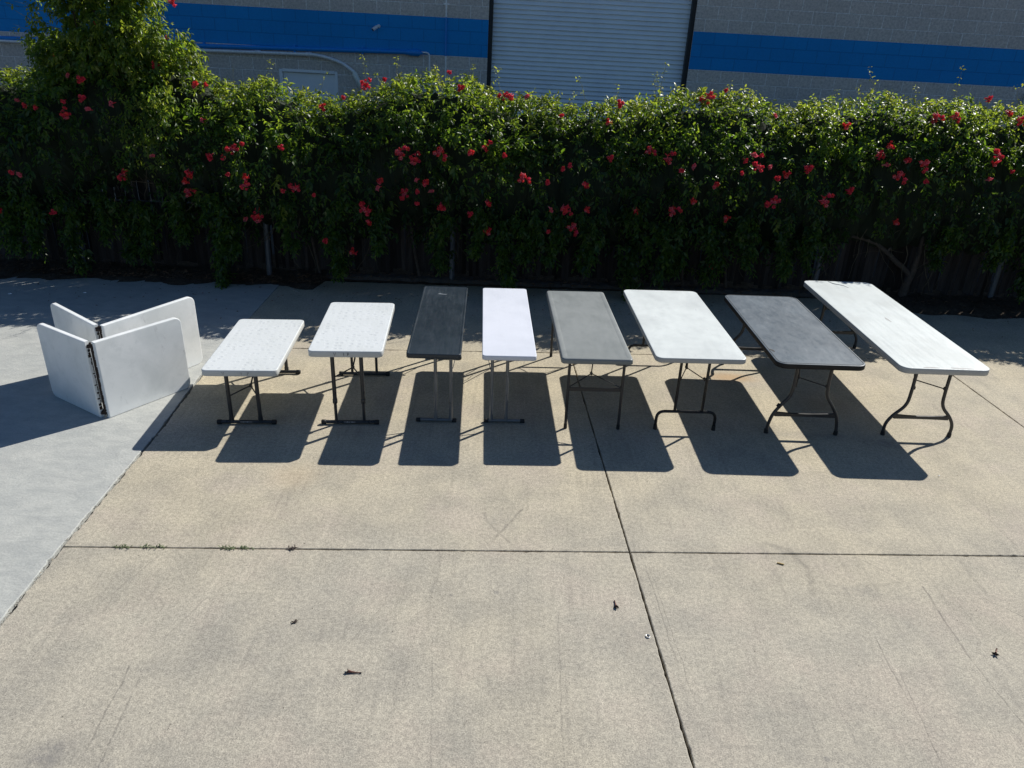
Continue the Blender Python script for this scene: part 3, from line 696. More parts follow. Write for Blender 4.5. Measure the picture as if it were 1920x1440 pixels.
# ---- 6 white table, inverted-U feet
T6, w, l, z = table(5, 'broad white table with scuffed top on black arched feet, left of the charcoal table')
make_top(T6, w, l, z, .045, .062, .007, M['ptop_w3'], edge=M['edge_grey'])
for s in (1, -1):
    y = -s*(l/2-.145)
    for x in (-.134, .11):
        b = MB(); b.tube([(x, y, .19), (x+.004, y, z-.04)], .0125, n=14); b.build('leg', M['leg_blk'], T6)
    b = MB(); b.tube(fillet([(-.288, y, .03), (-.288, y, .178), (.238, y, .178), (.238, y, .03)], .1, 9), .0135, n=14); f = b.build('arched_foot', M['leg_blk'], T6)
    for x in (-.288, .238): c = MB(); c.tube([(x, y, 0), (x, y, .045)], [.019, .0165], n=12); c.build('foot_cap', M['rubber'], f)
    brace(T6, y, s, z, (-.118, .09), .495, (-.04, .60), M['leg_blk'], .0045, .011)

# ---- 7 and 8 wishbone legs
def wishbone(T, w, l, z, ins, mat, pts, cross, top):
    for s in (1, -1):
        y = -s*(l/2-ins)
        for sx in (-1, 1):
            P = [(sx*x, y, zz) for x, zz in pts]; P[-1] = (P[-1][0], y, z-.045)
            b = MB(); b.tube(fillet(P, [0]+[.07]*(len(P)-2)+[0], 6), .0145, n=14); lg = b.build('leg', mat, T)
            c = MB(); x0 = sx*pts[0][0]; c.tube([(x0-sx*.002, y, 0), (x0, y, .04)], [.020, .0175], n=12); c.build('foot_cap', M['rubber'], lg)
        b = MB(); zc, xc = cross; hgt = .042
        V = []; N = 12
        for k in range(N+1):
            t = -1+2*k/N; x = t*xc; d_ = .012*(1-t*t)
            V += [(x, y-.010, zc-hgt/2+d_*.3), (x, y-.010, zc+hgt/2-d_), (x, y+.010, zc+hgt/2-d_), (x, y+.010, zc-hgt/2+d_*.3)]
        F = []
        for k in range(N):
            for q in range(4): F.append((k*4+q, k*4+(q+1) % 4, (k+1)*4+(q+1) % 4, (k+1)*4+q))
        b.add(V, F, 0, False); b.build('crossbar', mat, T)
        brace(T, y, s, z, (-.130, .140), .47, (-.06, .545), mat, .0055, .010)
T7, w, l, z = table(6, 'charcoal table with black edge and a grey worn top, between two white tables')
make_top(T7, w, l, z, .046, .085, .008, M['ptop_chr'], rim=(.012, -.0), edge=M['edge_blk'])
b = MB(); loft(b, w-.034, l-.034, .070, [(0, z+.0006), (.001, z+.0022), (.003, z+.0022), (.004, z+.0006)], cap0=False, cap1=False); b.build('edge_trim', M['edge_blk'], T7)
wishbone(T7, w, l, z, .147, M['leg_gry'], [(.314, .015), (.306, .10), (.285, .19), (.222, .292), (.158, .372), (.147, .50), (.152, .69)], (.192, .268), M['ptop_chr'])
b = MB(); b.tube([(-.25, -l/2+.147, .26), (-.235, -l/2+.147, .285)], .021, n=12); b.build('leg_clip', M['rubber'], T7)
# chipped dark nick near the corner of the charcoal top
b = MB(); b.add([(-.365, -.60, z+.001), (-.335, -.66, z+.001), (-.325, -.645, z+.001), (-.33, -.61, z+.001), (-.35, -.59, z+.001)], [(0, 1, 2, 3, 4)]); b.build('chip', M['edge_blk'], T7)
T8, w, l, z = table(7, 'longest white table with stained top, rightmost in the row')
make_top(T8, w, l, z, .053, .080, .006, M['ptop_w4'], edge=M['edge_grey'])
wishbone(T8, w, l, z, .18, M['leg_gry'], [(.302, .012), (.303, .10), (.288, .145), (.250, .205), (.155, .300), (.148, .44), (.150, .69)], (.190, .244), M['ptop_w4'])
def blot(T, cx, cy, rx, ry, zz, mat, name, ang=0, seed=1):
    rd_ = random.Random(seed); b = MB(); n = 22; ph = [rd_.uniform(0, 6.28) for _ in range(3)]
    V = []
    for k in range(n):
        t = 2*math.pi*k/n; q = 1+.22*math.sin(2*t+ph[0])+.14*math.sin(3*t+ph[1])+.08*math.sin(5*t+ph[2])
        x = rx*q*math.cos(t); y = ry*q*math.sin(t); V.append((cx+x*math.cos(ang)-y*math.sin(ang), cy+x*math.sin(ang)+y*math.cos(ang), zz))
    b.add(V, [tuple(range(n))]); return b.build(name, mat, T)
M['smudge'] = plain('grey smudge', (.34, .34, .335), .6, nz=.15)
blot(T8, .03, -.02, .012, .055, z+.0008, M['smudge'], 'smudge', .15, 2)
blot(T8, -.13, -l/2+.028, .055, .014, z+.0008, M['smudge'], 'smudge', 0, 3)
blot(T8, .125, -l/2+.028, .08, .014, z+.0008, M['smudge'], 'smudge', -.05, 4)
b = MB(); b.tube([(-.10, l/2-.02, z+.0005), (-.07, l/2-.10, z+.0005), (.02, l/2-.16, z+.0005), (.05, l/2-.24, z+.0005)], [.003, .006, .004, .002], n=5); b.build('smudge', M['stain'], T8)

# ---- the two bi-fold tables standing on edge like open books
def book_table(label, E0, Ha, Hb, E1, hgt, zg, th=.042):
    """E0 left end, Hn hinge, E1 right end (ground points of the outer, camera-side faces)"""
    Hn = ((Ha[0]+Hb[0])/2, (Ha[1]+Hb[1])/2)
    T = empty('folded_table', (Hn[0], Hn[1], zg), label=label, cat='folded table', group='folded tables standing on edge')
    inner = []
    for E, sgn, H_ in ((E0, -1, Ha), (E1, 1, Hb)):
        sh = Vector((H_[0]-Hn[0], H_[1]-Hn[1])); dv = Vector((E[0]-H_[0], E[1]-H_[1])); Ln = dv.length; d = dv/Ln
        nin = Vector((-d.y, d.x)) if sgn > 0 else Vector((d.y, -d.x))   # inward (away from the camera side)
        if nin.y < 0: nin = -nin
        b = MB(); r = .065; off = 0; inner.append(sh+nin*th)
        # outline in the (u along, v up) plane with the two outer corners rounded
        def outline(ins):
            P = [(off+ins, ins), (Ln-r, ins)]
            for k in range(1, 8): a = -math.pi/2+math.pi/2*k/7; P.append((Ln-r+(r-ins)*math.cos(a), r+(r-ins)*math.sin(a)))
            for k in range(0, 8): a = math.pi/2*k/7; P.append((Ln-r+(r-ins)*math.cos(a), hgt-r+(r-ins)*math.sin(a)))
            P += [(off+ins, hgt-ins)]; return P
        rings = [(.009, .0), (.003, .0015), (0, .007), (0, th-.004), (.006, th), (.020, th)]
        N = len(outline(0)); V = []; F = []
        for ins, dep in rings:
            for u, q in outline(ins):
                p = sh+d*u+nin*dep; V.append((p.x, p.y, q))
        # hollow underside: a lip then a recessed floor
        for ins, dep in ((.022, th-.022),):
            for u, q in outline(ins): p = sh+d*u+nin*dep; V.append((p.x, p.y, q))
        R = len(rings)+1
        for k in range(R-1):
            for i in range(N): F.append((k*N+i, k*N+(i+1) % N, (k+1)*N+(i+1) % N, (k+1)*N+i))
        F += [tuple(range(N))[::-1], tuple((R-1)*N+i for i in range(N))]
        b.add(V, F); hp = b.build('half_top', M['fold_w'], T)
        # folded leg frame lying in the recess
        fb = MB(); fr_ = [(.10, .06), (Ln-.12, .06), (Ln-.12, hgt-.06), (.10, hgt-.06)]
        W = lambda u, q, dep: (sh.x+d.x*u+nin.x*dep, sh.y+d.y*u+nin.y*dep, q)
        fb.tube(fillet([W(u, q, th+.0) for u, q in fr_]+[W(.10, .06, th)], .05), .011, n=8); fb.tube([W(.3, .06, th), W(.3, hgt-.06, th)], .009, n=8)
        fb.build('leg_frame', M['leg_dk'], T)
        # rail along the seam, flaking dark
        sb = MB(); k = 0; vv = .02
        rd_ = random.Random(sgn*3+int(hgt*100)+int(Hn[1]*10))
        while vv < hgt-.03:
            e = rd_.uniform(.008, .045); dw = rd_.choice([.005, .008, .012, .018, .024])*(1.0 if sgn < 0 else .5)
            p0 = W(off-.0008-.0, vv, .004+dw*.2); n0 = d
            c_ = Vector(W(-.0006, vv+e/2, th-.006-dw/2)); ang = math.atan2(nin.y, nin.x)
            sb.box(c_, (dw, .0016, e), rot=Matrix.Rotation(ang, 3, 'Z')); vv += e+rd_.uniform(-.004, .012)
        sb.build('flaked_seam', M['rusty'], hp)
    bis = (Vector((E0[0]-Hn[0], E0[1]-Hn[1])).normalized()+Vector((E1[0]-Hn[0], E1[1]-Hn[1])).normalized()).normalized()
    hb = MB()
    mid = (inner[0]+inner[1])/2; hb.tube([(mid.x, mid.y, .02), (mid.x, mid.y, hgt-.04)], .0065, n=10)
    hb.tube([(inner[1].x-.004, inner[1].y-.006, .03), (inner[1].x-.004, inner[1].y-.006, hgt-.06)], .0045, n=8)
    hb.box((mid.x+bis.x*.012, mid.y+bis.y*.012, hgt/2), (.020, .004, hgt-.06), rot=Matrix.Rotation(math.atan2(bis.y, bis.x)-math.pi/2, 3, 'Z'))
    hb.build('hinge_rod', M['rusty'], T)
    for vz in (.028, hgt-.058):
        hb = MB(); hb.box((mid.x, mid.y-.008, vz+.014), (.052, .020, .030), bev=.005, rot=Matrix.Rotation(.3, 3, 'Z')); hb.tube([(mid.x-.026, mid.y-.016, vz+.006), (mid.x+.026, mid.y-.010, vz+.012)], .008, n=10)
        hb.tube([(mid.x, mid.y-.006, vz+.02), (mid.x, mid.y-.006, vz+.046)], .009, n=10); hb.build('hinge', M['rusty'], T)
    hb = MB(); a_ = Vector((inner[0].x-.010, inner[0].y-.018, hgt-.085)); hb.tube([a_+Vector((-.002, -.004, 0)), a_+Vector((.004, .010, 0))], .011, n=12); hb.build('hole_plug', M['blackpl'], T)
    return T
book_table('folded white table standing open like a book, the nearer one of the two', (-4.205, 6.19), (-3.572, 5.800), (-3.486, 5.795), (-3.045, 6.475), .71, .003)
book_table('folded white table standing open behind the other folded table', (-4.385, 6.72), (-3.690, 6.180), (-3.605, 6.178), (-3.155, 7.06), .71, .003)
# ================================================================ THE FLOWERING VINE
ZT=np.array([(-9,2.45),(-6.4,2.47),(-6.05,2.50),(-5.8,2.75),(-5.45,2.95),(-4.9,3.0),(-4.45,2.86),(-4.2,2.60),(-3.92,2.46),(-3.53,2.41),(-3.13,2.46),(-2.74,2.36),(-2.36,2.23),(-2.03,2.40),(-1.7,2.49),(-1.18,2.62),(-.79,2.6),(-.4,2.43),(.13,2.37),(1.11,2.34),(1.75,2.48),(2.39,2.53),(2.85,2.49),(3.4,2.36),(3.77,2.46),(4.27,2.55),(5.0,2.52),(5.64,2.53),(6.12,2.45),(9.5,2.4)])
ZB=np.array([(-9,.5),(-6.8,.51),(-6.45,.52),(-6.12,.43),(-5.71,.25),(-5.33,.5),(-5.07,.36),(-4.83,.34),(-4.33,.61),(-4.1,.7),(-3.95,.5),(-3.82,.10),(-3.68,.5),(-3.41,.71),(-2.86,.66),(-2.5,.55),(-2.32,.30),(-2.1,.7),(-1.74,.78),(-1.53,.72),(-.98,.40),(-.7,.6),(-.49,.62),(-.25,.5),(-.13,.22),(.05,.5),(.21,.57),(.7,.66),(1.3,.55),(1.51,.15),(1.7,.5),(1.91,.42),(2.55,.34),(2.96,.89),(3.38,.48),(3.7,.64),(4.04,.65),(4.3,1.05),(4.99,1.04),(5.42,.71),(6.09,.8),(6.69,.43),(9.5,.5)])
def zt(x): return np.interp(x,ZT[:,0],ZT[:,1])+.03*np.sin(x*7.3)+.02*np.sin(x*17+1)
def zb(x): return np.interp(x,ZB[:,0],ZB[:,1])
def bulge(x,z): return .07*np.sin(2.1*x+1.3*z)+.055*np.sin(4.7*x-2.2*z+1)+.04*np.sin(9.1*x+3.1*z+2)+.03*np.sin(15*x-8*z)
# profile polyline: (y, drop below top)
PY=np.array([10.80,10.68,10.38,10.08,9.86,9.60,9.41,9.42,9.56,9.84]);PD=np.array([.9,.3,.03,0,.16,.48,.80,1.1,1.6,2.3])
def yfront(x,z):
    d=zt(x)-z
    return np.interp(d,PD[3:],PY[3:])-bulge(x,z)*np.clip(d*3,0,1)

def nrm(a): return a/np.maximum(1e-9, np.linalg.norm(a, axis=-1, keepdims=True))
def leaves_mesh(P, D, U, S, tone, young, name, parent):
    """P base, D direction, U up-ish, S length; each leaf a folded, drooping blade of 8 vertices"""
    n = len(P); D = nrm(D); R = nrm(np.cross(D, U)); N = nrm(np.cross(R, D))
    wd = (RNG.uniform(.36, .52, n)*S)[:, None]; L = S[:, None]
    fold = RNG.uniform(.02, .22, (n, 1))*L; curl = RNG.uniform(.02, .30, (n, 1))*L
    t = lambda u, side, up: P+D*L*u+R*wd*side+N*up
    v = [P, t(.30, -.5, fold-curl*.1), t(.30, .5, fold-curl*.1), t(.32, 0, -curl*.05), t(.68, -.36, fold*.8-curl*.45), t(.68, .36, fold*.8-curl*.45), t(.70, 0, -curl*.4), t(1.0, 0, -curl)]
    V = np.stack(v, 1).reshape(-1, 3)
    b = (np.arange(n)*8)[:, None]
    F = np.array([(0, 3, 1, 1), (0, 2, 3, 3), (1, 3, 6, 4), (3, 2, 5, 6), (4, 6, 7, 7), (6, 5, 7, 7)])
    tri = np.array([(0, 3, 1), (0, 2, 3), (4, 6, 7), (6, 5, 7), (1, 3, 6), (1, 6, 4), (3, 2, 5), (3, 5, 6)])
    FF = (b[:, :, None]+tri[None]).reshape(-1, 3)
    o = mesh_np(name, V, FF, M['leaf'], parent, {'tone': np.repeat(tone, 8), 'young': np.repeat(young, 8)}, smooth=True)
    return o
def sprays(A, D0, Ln, size, young0, tone0, droop=.9, step=.036):
    """shoots with opposite leaf pairs; A anchors, D0 first direction"""
    Ps, Ds, Us, Ss, Ts, Ys = [], [], [], [], [], []
    n = len(A); D0 = nrm(D0); K = int(Ln.max()/step)+1
    side0 = nrm(np.cross(D0, RNG.normal(size=(n, 3))))
    for k in range(K):
        s = (k+.5)*step; ok = s < Ln
        if not ok.any(): break
        p = A+D0*s; p = p+np.array([0, 0, -1.])*(droop*s*s/ .5)[..., None] if np.ndim(droop) else p+np.array([0, 0, -1.])*(droop*s*s*2)
        d = nrm(D0+np.array([0, 0, -1.])*droop*s*4)
        sd = side0 if k % 2 == 0 else nrm(np.cross(d, side0)); rel = s/Ln
        for q in (-1, 1):
            r = RNG.normal(size=(n, 3))*.33
            dd = nrm(sd*q*.85+d*.55+np.array([0, 0, -.45])+r)
            up = nrm(np.array([0, -.25, 1.])+RNG.normal(size=(n, 3))*.45)
            sz = size*(1-.45*np.clip(rel, 0, 1)**2)*RNG.uniform(.75, 1.2, n)
            m_ = ok & (RNG.random(n) < .92)
            Ps.append((p+dd*.008)[m_]); Ds.append(dd[m_]); Us.append(up[m_]); Ss.append(sz[m_])
            Ts.append(np.clip(tone0+RNG.normal(0, .16, n), 0, 1)[m_]); Ys.append(np.clip(young0*(.35+.9*rel)+RNG.normal(0, .05, n), 0, 1)[m_])
    c = np.concatenate
    return c(Ps), c(Ds), c(Us), c(Ss), c(Ts), c(Ys)
seg_l = np.hypot(np.diff(PY), np.diff(PD)); cum = np.r_[0, np.cumsum(seg_l)]
def surf(x, s):
    """point and outward normal on the cross-section outline at arc length s"""
    y = np.interp(s, cum, PY); dp = np.interp(s, cum, PD)
    y2 = np.interp(s+.03, cum, PY); d2 = np.interp(s+.03, cum, PD); y1 = np.interp(s-.03, cum, PY); d1 = np.interp(s-.03, cum, PD)
    ty, tz = y2-y1, -(d2-d1); n_ = np.stack([np.zeros_like(x), tz, -ty], -1); n_ = nrm(n_)
    z = zt(x)-dp
    y = y-bulge(x, z)*np.clip(dp*3, 0, 1)*(y < 10.1)
    return np.stack([x, y, z], -1), n_
def clump_noise(x, z): return np.sin(3.3*x+1.1*z)+np.sin(6.1*x-3.7*z+1)+np.sin(11*x+7*z+2)*.7+np.sin(1.3*x-5.1*z)*.8

def hedge_foliage(x0, x1, per_m, name, parent):
    n = int((x1-x0)*per_m); x = RNG.uniform(x0, x1, n); smax = cum[-1]
    # denser on top and at the shoulder
    s = np.where(RNG.random(n) < .62, RNG.uniform(.35, 2.1, n), RNG.uniform(1.5, smax, n)); s[:n//6] = RNG.uniform(.2, 1.15, n//6)
    P, N_ = surf(x, s)
    d = zt(x)-P[:, 2]; zbm = zb(x)+.06*np.sin(x*21)+.03
    low = P[:, 2]-zbm; keep = low > 0
    dens = np.clip(.6+low*.9, .4, 1)*np.where(clump_noise(x, P[:, 2]) < -1.3, .45, 1.); keep &= RNG.random(n) < dens
    x, P, N_, d, low = x[keep], P[keep], N_[keep], d[keep], low[keep]; n = len(x)
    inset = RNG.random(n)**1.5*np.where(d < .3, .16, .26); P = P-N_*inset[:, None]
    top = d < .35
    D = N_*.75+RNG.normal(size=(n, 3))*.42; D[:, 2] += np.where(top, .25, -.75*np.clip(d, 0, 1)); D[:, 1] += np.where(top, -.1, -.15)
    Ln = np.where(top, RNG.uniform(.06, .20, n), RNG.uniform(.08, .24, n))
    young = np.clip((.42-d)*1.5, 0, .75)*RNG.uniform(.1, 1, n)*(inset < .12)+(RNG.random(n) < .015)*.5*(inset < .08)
    tone = np.clip(.42+.16*np.sin(2.7*x+1.7*P[:, 2])+RNG.normal(0, .13, n)-.25*(inset > .12)-.26*np.clip(d-.35, 0, .8)+.12*(d < .4), 0, 1)  # shade put into leaf colour: darker inside and down the front, lighter crown
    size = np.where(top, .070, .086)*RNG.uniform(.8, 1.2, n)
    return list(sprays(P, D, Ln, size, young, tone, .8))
def curtains(xs, name):
    """long hanging streams of leaves"""
    out = []
    for x, z0, z1, w in xs:
        n = int((z0-z1)*110); z = RNG.uniform(z1, z0, n); xx = x+RNG.normal(0, w*.5, n)*(.35+.65*(z-z1)/(z0-z1))+.04*np.sin(z*8+x)
        y = np.maximum(yfront(xx, np.maximum(z, .9))-.02, 9.50)+RNG.normal(0, .045, n)
        P = np.stack([xx, y, z], -1); D = RNG.normal(size=(n, 3))*.4+np.array([0, -.45, -.8])
        out.append(sprays(P, D, RNG.uniform(.08, .20, n), .084*RNG.uniform(.8, 1.2, n), np.zeros(n)+(RNG.random(n) < .02)*.3, np.clip(.38+RNG.normal(0, .15, n), 0, 1), .5))  # hanging leaves' colour toned down to suit the shade there
    return [np.concatenate(q) for q in zip(*out)]
def cat(*L): return [np.concatenate(q) for q in zip(*L)]

def twigs(parent, xs, zup, seed):
    """loose leafless and leafy tips sticking out of the crown"""
    r_ = random.Random(seed); tips = []
    for x in xs:
        b = MB()
        p = Vector((x, 10.05+r_.uniform(-.25, .2), float(zt(np.array(x)))-.12)); d = Vector((r_.uniform(-.6, .6), r_.uniform(-.3, .3), 1)).normalized(); path = [p.copy()]
        L = r_.uniform(.12, zup); k = 6
        for i in range(k):
            d = (d+Vector((r_.uniform(-.25, .25), r_.uniform(-.2, .2), r_.uniform(-.12, .1)))).normalized(); p = p+d*L*1.6/k; path.append(p.copy())
            if i > 2 and r_.random() < .6:
                e = (d+Vector((r_.uniform(-1, 1), r_.uniform(-1, 1), .2))).normalized()*.05; b.tube([p, p+e], [.0022, .001], n=4)
        b.tube(path, [.0035-.0004*i for i in range(len(path))], n=4); b.build('twig', M['twig'], parent); tips.append((path[-1], d))
        for q in path[3:]: tips.append((q, d))
    return tips

def add_stems(parent, x0, x1, k, seed):
    """thin bare runners hanging and looping below the foliage, against the slats"""
    r_ = random.Random(seed); b = MB()
    for i in range(k):
        x = r_.uniform(x0, x1); z = r_.uniform(.7, 1.6); p = Vector((x, 9.95+r_.uniform(-.15, .08), z)); d = Vector((r_.uniform(-1, 1), r_.uniform(-.1, .1), r_.uniform(-1.2, .3))).normalized(); path = [p.copy()]
        for j in range(8):
            d = (d+Vector((r_.uniform(-.45, .45), r_.uniform(-.15, .15), r_.uniform(-.5, .25)))).normalized(); p = p+d*.09
            p.y = min(p.y, 10.12); p.z = max(p.z, .08); path.append(p.copy())
        r0 = r_.choice([.003, .004, .006, .009]); b.tube(path, [r0*(1-.08*j) for j in range(len(path))], n=5)
    return b

def flower_variant(nf, rad, seed):
    r_ = random.Random(seed); V = []; F = []; T_ = []
    for i in range(nf):
        a = r_.uniform(0, 6.28); rr = rad*math.sqrt((i+.3)/nf) if nf > 1 else 0
        c = Vector((math.cos(a+i*2.4)*rr, -r_.uniform(.0, .035), math.sin(a+i*2.4)*rr*.75))
        ax = (Vector((r_.uniform(-.7, .7), -1, r_.uniform(-.6, .6)))).normalized(); u = ax.orthogonal().normalized(); w_ = ax.cross(u)
        tn = r_.random(); pr = .022*r_.uniform(.8, 1.15)
        base = c-ax*.045; n0 = len(V); m_ = 5
        ring0 = [base+(u*math.cos(t)+w_*math.sin(t))*.004 for t in [2*math.pi*k/m_ for k in range(m_)]]
        ring1 = [c+(u*math.cos(t)+w_*math.sin(t))*.010 for t in [2*math.pi*k/m_ for k in range(m_)]]
        V += ring0+ring1
        for k in range(m_): F.append((n0+k, n0+(k+1) % m_, n0+m_+(k+1) % m_)); F.append((n0+k, n0+m_+(k+1) % m_, n0+m_+k))
        for k in range(m_):
            t = 2*math.pi*k/m_+.3; o_ = u*math.cos(t)+w_*math.sin(t); s_ = u*-math.sin(t)+w_*math.cos(t); n1 = len(V)
            V += [c+o_*.008-s_*.006, c+o_*.008+s_*.006, c+o_*pr*.75+s_*pr*.42+ax*.010, c+o_*pr*1.05+ax*r_.uniform(-.004, .012), c+o_*pr*.75-s_*pr*.42+ax*.010]
            F += [(n1, n1+1, n1+2), (n1, n1+2, n1+3), (n1, n1+3, n1+4)]
        T_ += [tn]*(len(V)-len(T_))
    return np.array([tuple(v) for v in V]), np.array(F), np.array(T_)
FM = {}
for big in (0, 1, 2):
    for q in range(3):
        V, F, T_ = flower_variant((4, 8, 14)[big], (.024, .046, .078)[big], 20+big*7+q)
        o = mesh_np('flower_cluster', V, F, M['petal'], None, {'tone': T_}); FM[big, q] = o.data; bpy.data.objects.remove(o)
FLOWERS = [(-4.1, 9.85, 3.34, 1), (-5.06, 9.85, 3.1, 1), (-4.65, 9.85, 3.05, 1), (-5.59, 9.86, 2.73, 1), (-5.42, 9.68, 2.51, 1), (-5.2, 9.56, 2.49, 1), (-4.38, 9.79, 2.64, 1), (-4.23, 9.85, 2.96, 1), (-6.13, 9.76, 2.21, 1), (-6.0, 9.68, 2.16, 1), (-5.72, 9.43, 2.16, 1), (-5.39, 9.45, 2.24, 1), (-5.2, 9.53, 2.28, 1), (-5.12, 9.46, 2.17, 1), (-5.38, 9.4, 2.11, 2), (-4.84, 9.48, 2.23, 1), (-3.85, 9.63, 2.07, 1), (-4.0, 9.89, 2.46, 1), (-3.9, 10.01, 2.44, 1), (-4.42, 9.39, 1.67, 1), (-3.74, 9.46, 1.67, 1), (-3.56, 9.37, 1.69, 1), (-3.45, 9.38, 1.78, 2), (-3.33, 9.39, 1.85, 1), (-6.08, 9.25, 1.44, 1), (-5.98, 9.25, 1.42, 1), (-4.93, 9.62, 1.37, 2), (-3.99, 9.41, 1.47, 1), (-4.08, 9.45, 1.38, 1), (-3.51, 9.34, 1.5, 1), (-3.25, 9.19, 1.51, 1), (-3.27, 9.2, 1.39, 2), (-4.11, 9.59, 1.2, 2), (-2.47, 9.97, 2.24, 1), (-2.22, 10.03, 2.36, 1), (-1.94, 10.03, 2.52, 2), (-1.7, 10.03, 2.58, 1), (-2.86, 9.44, 1.81, 1), (-1.41, 9.34, 1.82, 2), (-1.27, 9.42, 1.75, 2), (-0.97, 9.43, 1.82, 2), (-0.36, 9.51, 1.96, 1), (-0.42, 9.44, 1.9, 1), (-0.59, 9.31, 1.87, 1), (-0.19, 9.4, 1.83, 1), (-0.91, 10.03, 2.69, 1), (-0.76, 9.91, 2.53, 1), (-0.25, 10.03, 2.44, 2), (-1.7, 9.41, 1.48, 1), (-1.72, 9.39, 1.39, 1), (-1.25, 9.41, 1.5, 1), (-1.15, 9.42, 1.48, 1), (-1.24, 9.45, 1.35, 1), (-1.09, 9.49, 1.36, 1), (-1.44, 9.58, 1.28, 2), (-1.26, 9.54, 1.19, 1), (-0.95, 9.45, 1.18, 1), (-2.86, 9.36, 1.32, 1), (-2.74, 9.38, 1.36, 2), (-2.49, 9.34, 1.29, 1), (-0.36, 9.3, 1.28, 1), (-1.89, 9.38, 1.14, 2), (-0.14, 10.03, 2.44, 1), (0.04, 10.03, 2.45, 1), (0.48, 9.91, 2.26, 1), (1.06, 9.84, 2.21, 1), (1.21, 10.03, 2.4, 1), (2.25, 10.02, 2.51, 2), (2.47, 10.03, 2.61, 1), (1.56, 9.59, 1.91, 2), (1.08, 9.54, 1.83, 1), (1.79, 9.56, 1.85, 2), (0.51, 9.5, 1.69, 1), (0.6, 9.48, 1.73, 1), (0.04, 9.3, 1.58, 2), (0.33, 9.41, 1.54, 1), (0.8, 9.31, 1.54, 1), (1.92, 9.36, 1.74, 1), (2.05, 9.35, 1.79, 1), (2.76, 9.4, 1.96, 1), (2.65, 9.37, 1.89, 1), (2.81, 9.35, 1.82, 2), (2.62, 9.31, 1.75, 1), (2.33, 9.27, 1.61, 1), (0.39, 9.31, 1.23, 1), (0.59, 9.36, 1.22, 2), (0.83, 9.29, 1.25, 1), (1.46, 9.51, 1.21, 1), (1.91, 9.47, 1.23, 2), (0.38, 9.36, 0.95, 1), (0.67, 9.37, 0.98, 2), (2.58, 9.51, 1.16, 1), (2.09, 9.29, 1.4, 1), (2.54, 9.69, 0.49, 1), (2.87, 9.45, 1.93, 1), (2.98, 9.46, 1.8, 1), (3.08, 9.39, 1.69, 1), (3.21, 9.48, 1.73, 1), (3.45, 9.46, 1.81, 1), (3.11, 9.96, 2.35, 1), (3.93, 9.79, 2.28, 1), (4.46, 9.66, 2.08, 1), (4.35, 9.64, 1.97, 2), (4.4, 9.54, 1.88, 1), (4.65, 9.54, 1.94, 1), (4.79, 9.41, 1.9, 2), (4.58, 9.48, 1.74, 2), (4.8, 9.28, 1.73, 1), (5.68, 10.03, 2.63, 1), (5.04, 9.89, 2.39, 2), (5.21, 9.79, 2.42, 2), (5.99, 10.03, 2.48, 1), (6.12, 9.96, 2.39, 2), (5.71, 9.57, 2.03, 2), (5.66, 9.48, 1.95, 1), (5.91, 9.51, 1.86, 1), (5.55, 9.33, 1.79, 1), (3.04, 9.3, 1.41, 2), (3.69, 9.34, 1.46, 2), (4.02, 9.51, 1.56, 1), (4.68, 9.51, 1.19, 1), (-1.85, 9.45, 0.95, 1), (-2.39, 9.34, 0.72, 1), (-2.08, 9.51, 0.56, 1), (-0.59, 9.36, 1.13, 1), (-0.38, 9.46, 0.9, 1), (-3.22, 9.36, 1.0, 3), (-3.42, 9.47, 0.93, 1), (-6.46, 9.44, 0.93, 1), (-5.83, 9.51, 0.91, 1)]
def add_flowers(parent, cond):
    r_ = random.Random(5); base = parent.location
    for x, y, z, n in FLOWERS:
        if not cond(x, y): continue
        me = FM[min(2, (0 if n == 1 and r_.random() < .55 else 1) if n == 1 else 2), r_.randrange(3)]
        o = bpy.data.objects.new('flower_cluster', me); COL.objects.link(o); o.parent = parent
        o.location = (x-base.x, y-.06-base.y, z-base.z); o.rotation_euler = (r_.uniform(-.3, .3), r_.uniform(-1.5, 1.5), r_.uniform(-.4, .4)); s_ = r_.uniform(.85, 1.18); o.scale = (s_, s_, s_)

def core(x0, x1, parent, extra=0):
    """added dark shell inside the foliage: blocks sun leaks, stands in for inner shade"""
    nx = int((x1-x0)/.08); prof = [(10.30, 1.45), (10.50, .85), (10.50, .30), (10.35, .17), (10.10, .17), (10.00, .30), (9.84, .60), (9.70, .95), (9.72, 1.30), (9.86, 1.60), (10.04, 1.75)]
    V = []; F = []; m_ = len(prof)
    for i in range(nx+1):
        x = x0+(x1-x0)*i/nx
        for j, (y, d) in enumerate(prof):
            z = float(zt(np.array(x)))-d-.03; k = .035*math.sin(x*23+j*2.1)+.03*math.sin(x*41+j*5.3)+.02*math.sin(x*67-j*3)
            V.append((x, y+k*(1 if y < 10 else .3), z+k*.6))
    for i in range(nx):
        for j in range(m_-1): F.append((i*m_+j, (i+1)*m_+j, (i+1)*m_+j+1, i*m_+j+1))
    b = MB(); b.add(V, F); return b.build('shade_core_shell', M['core'], parent)

SPLIT = -3.42
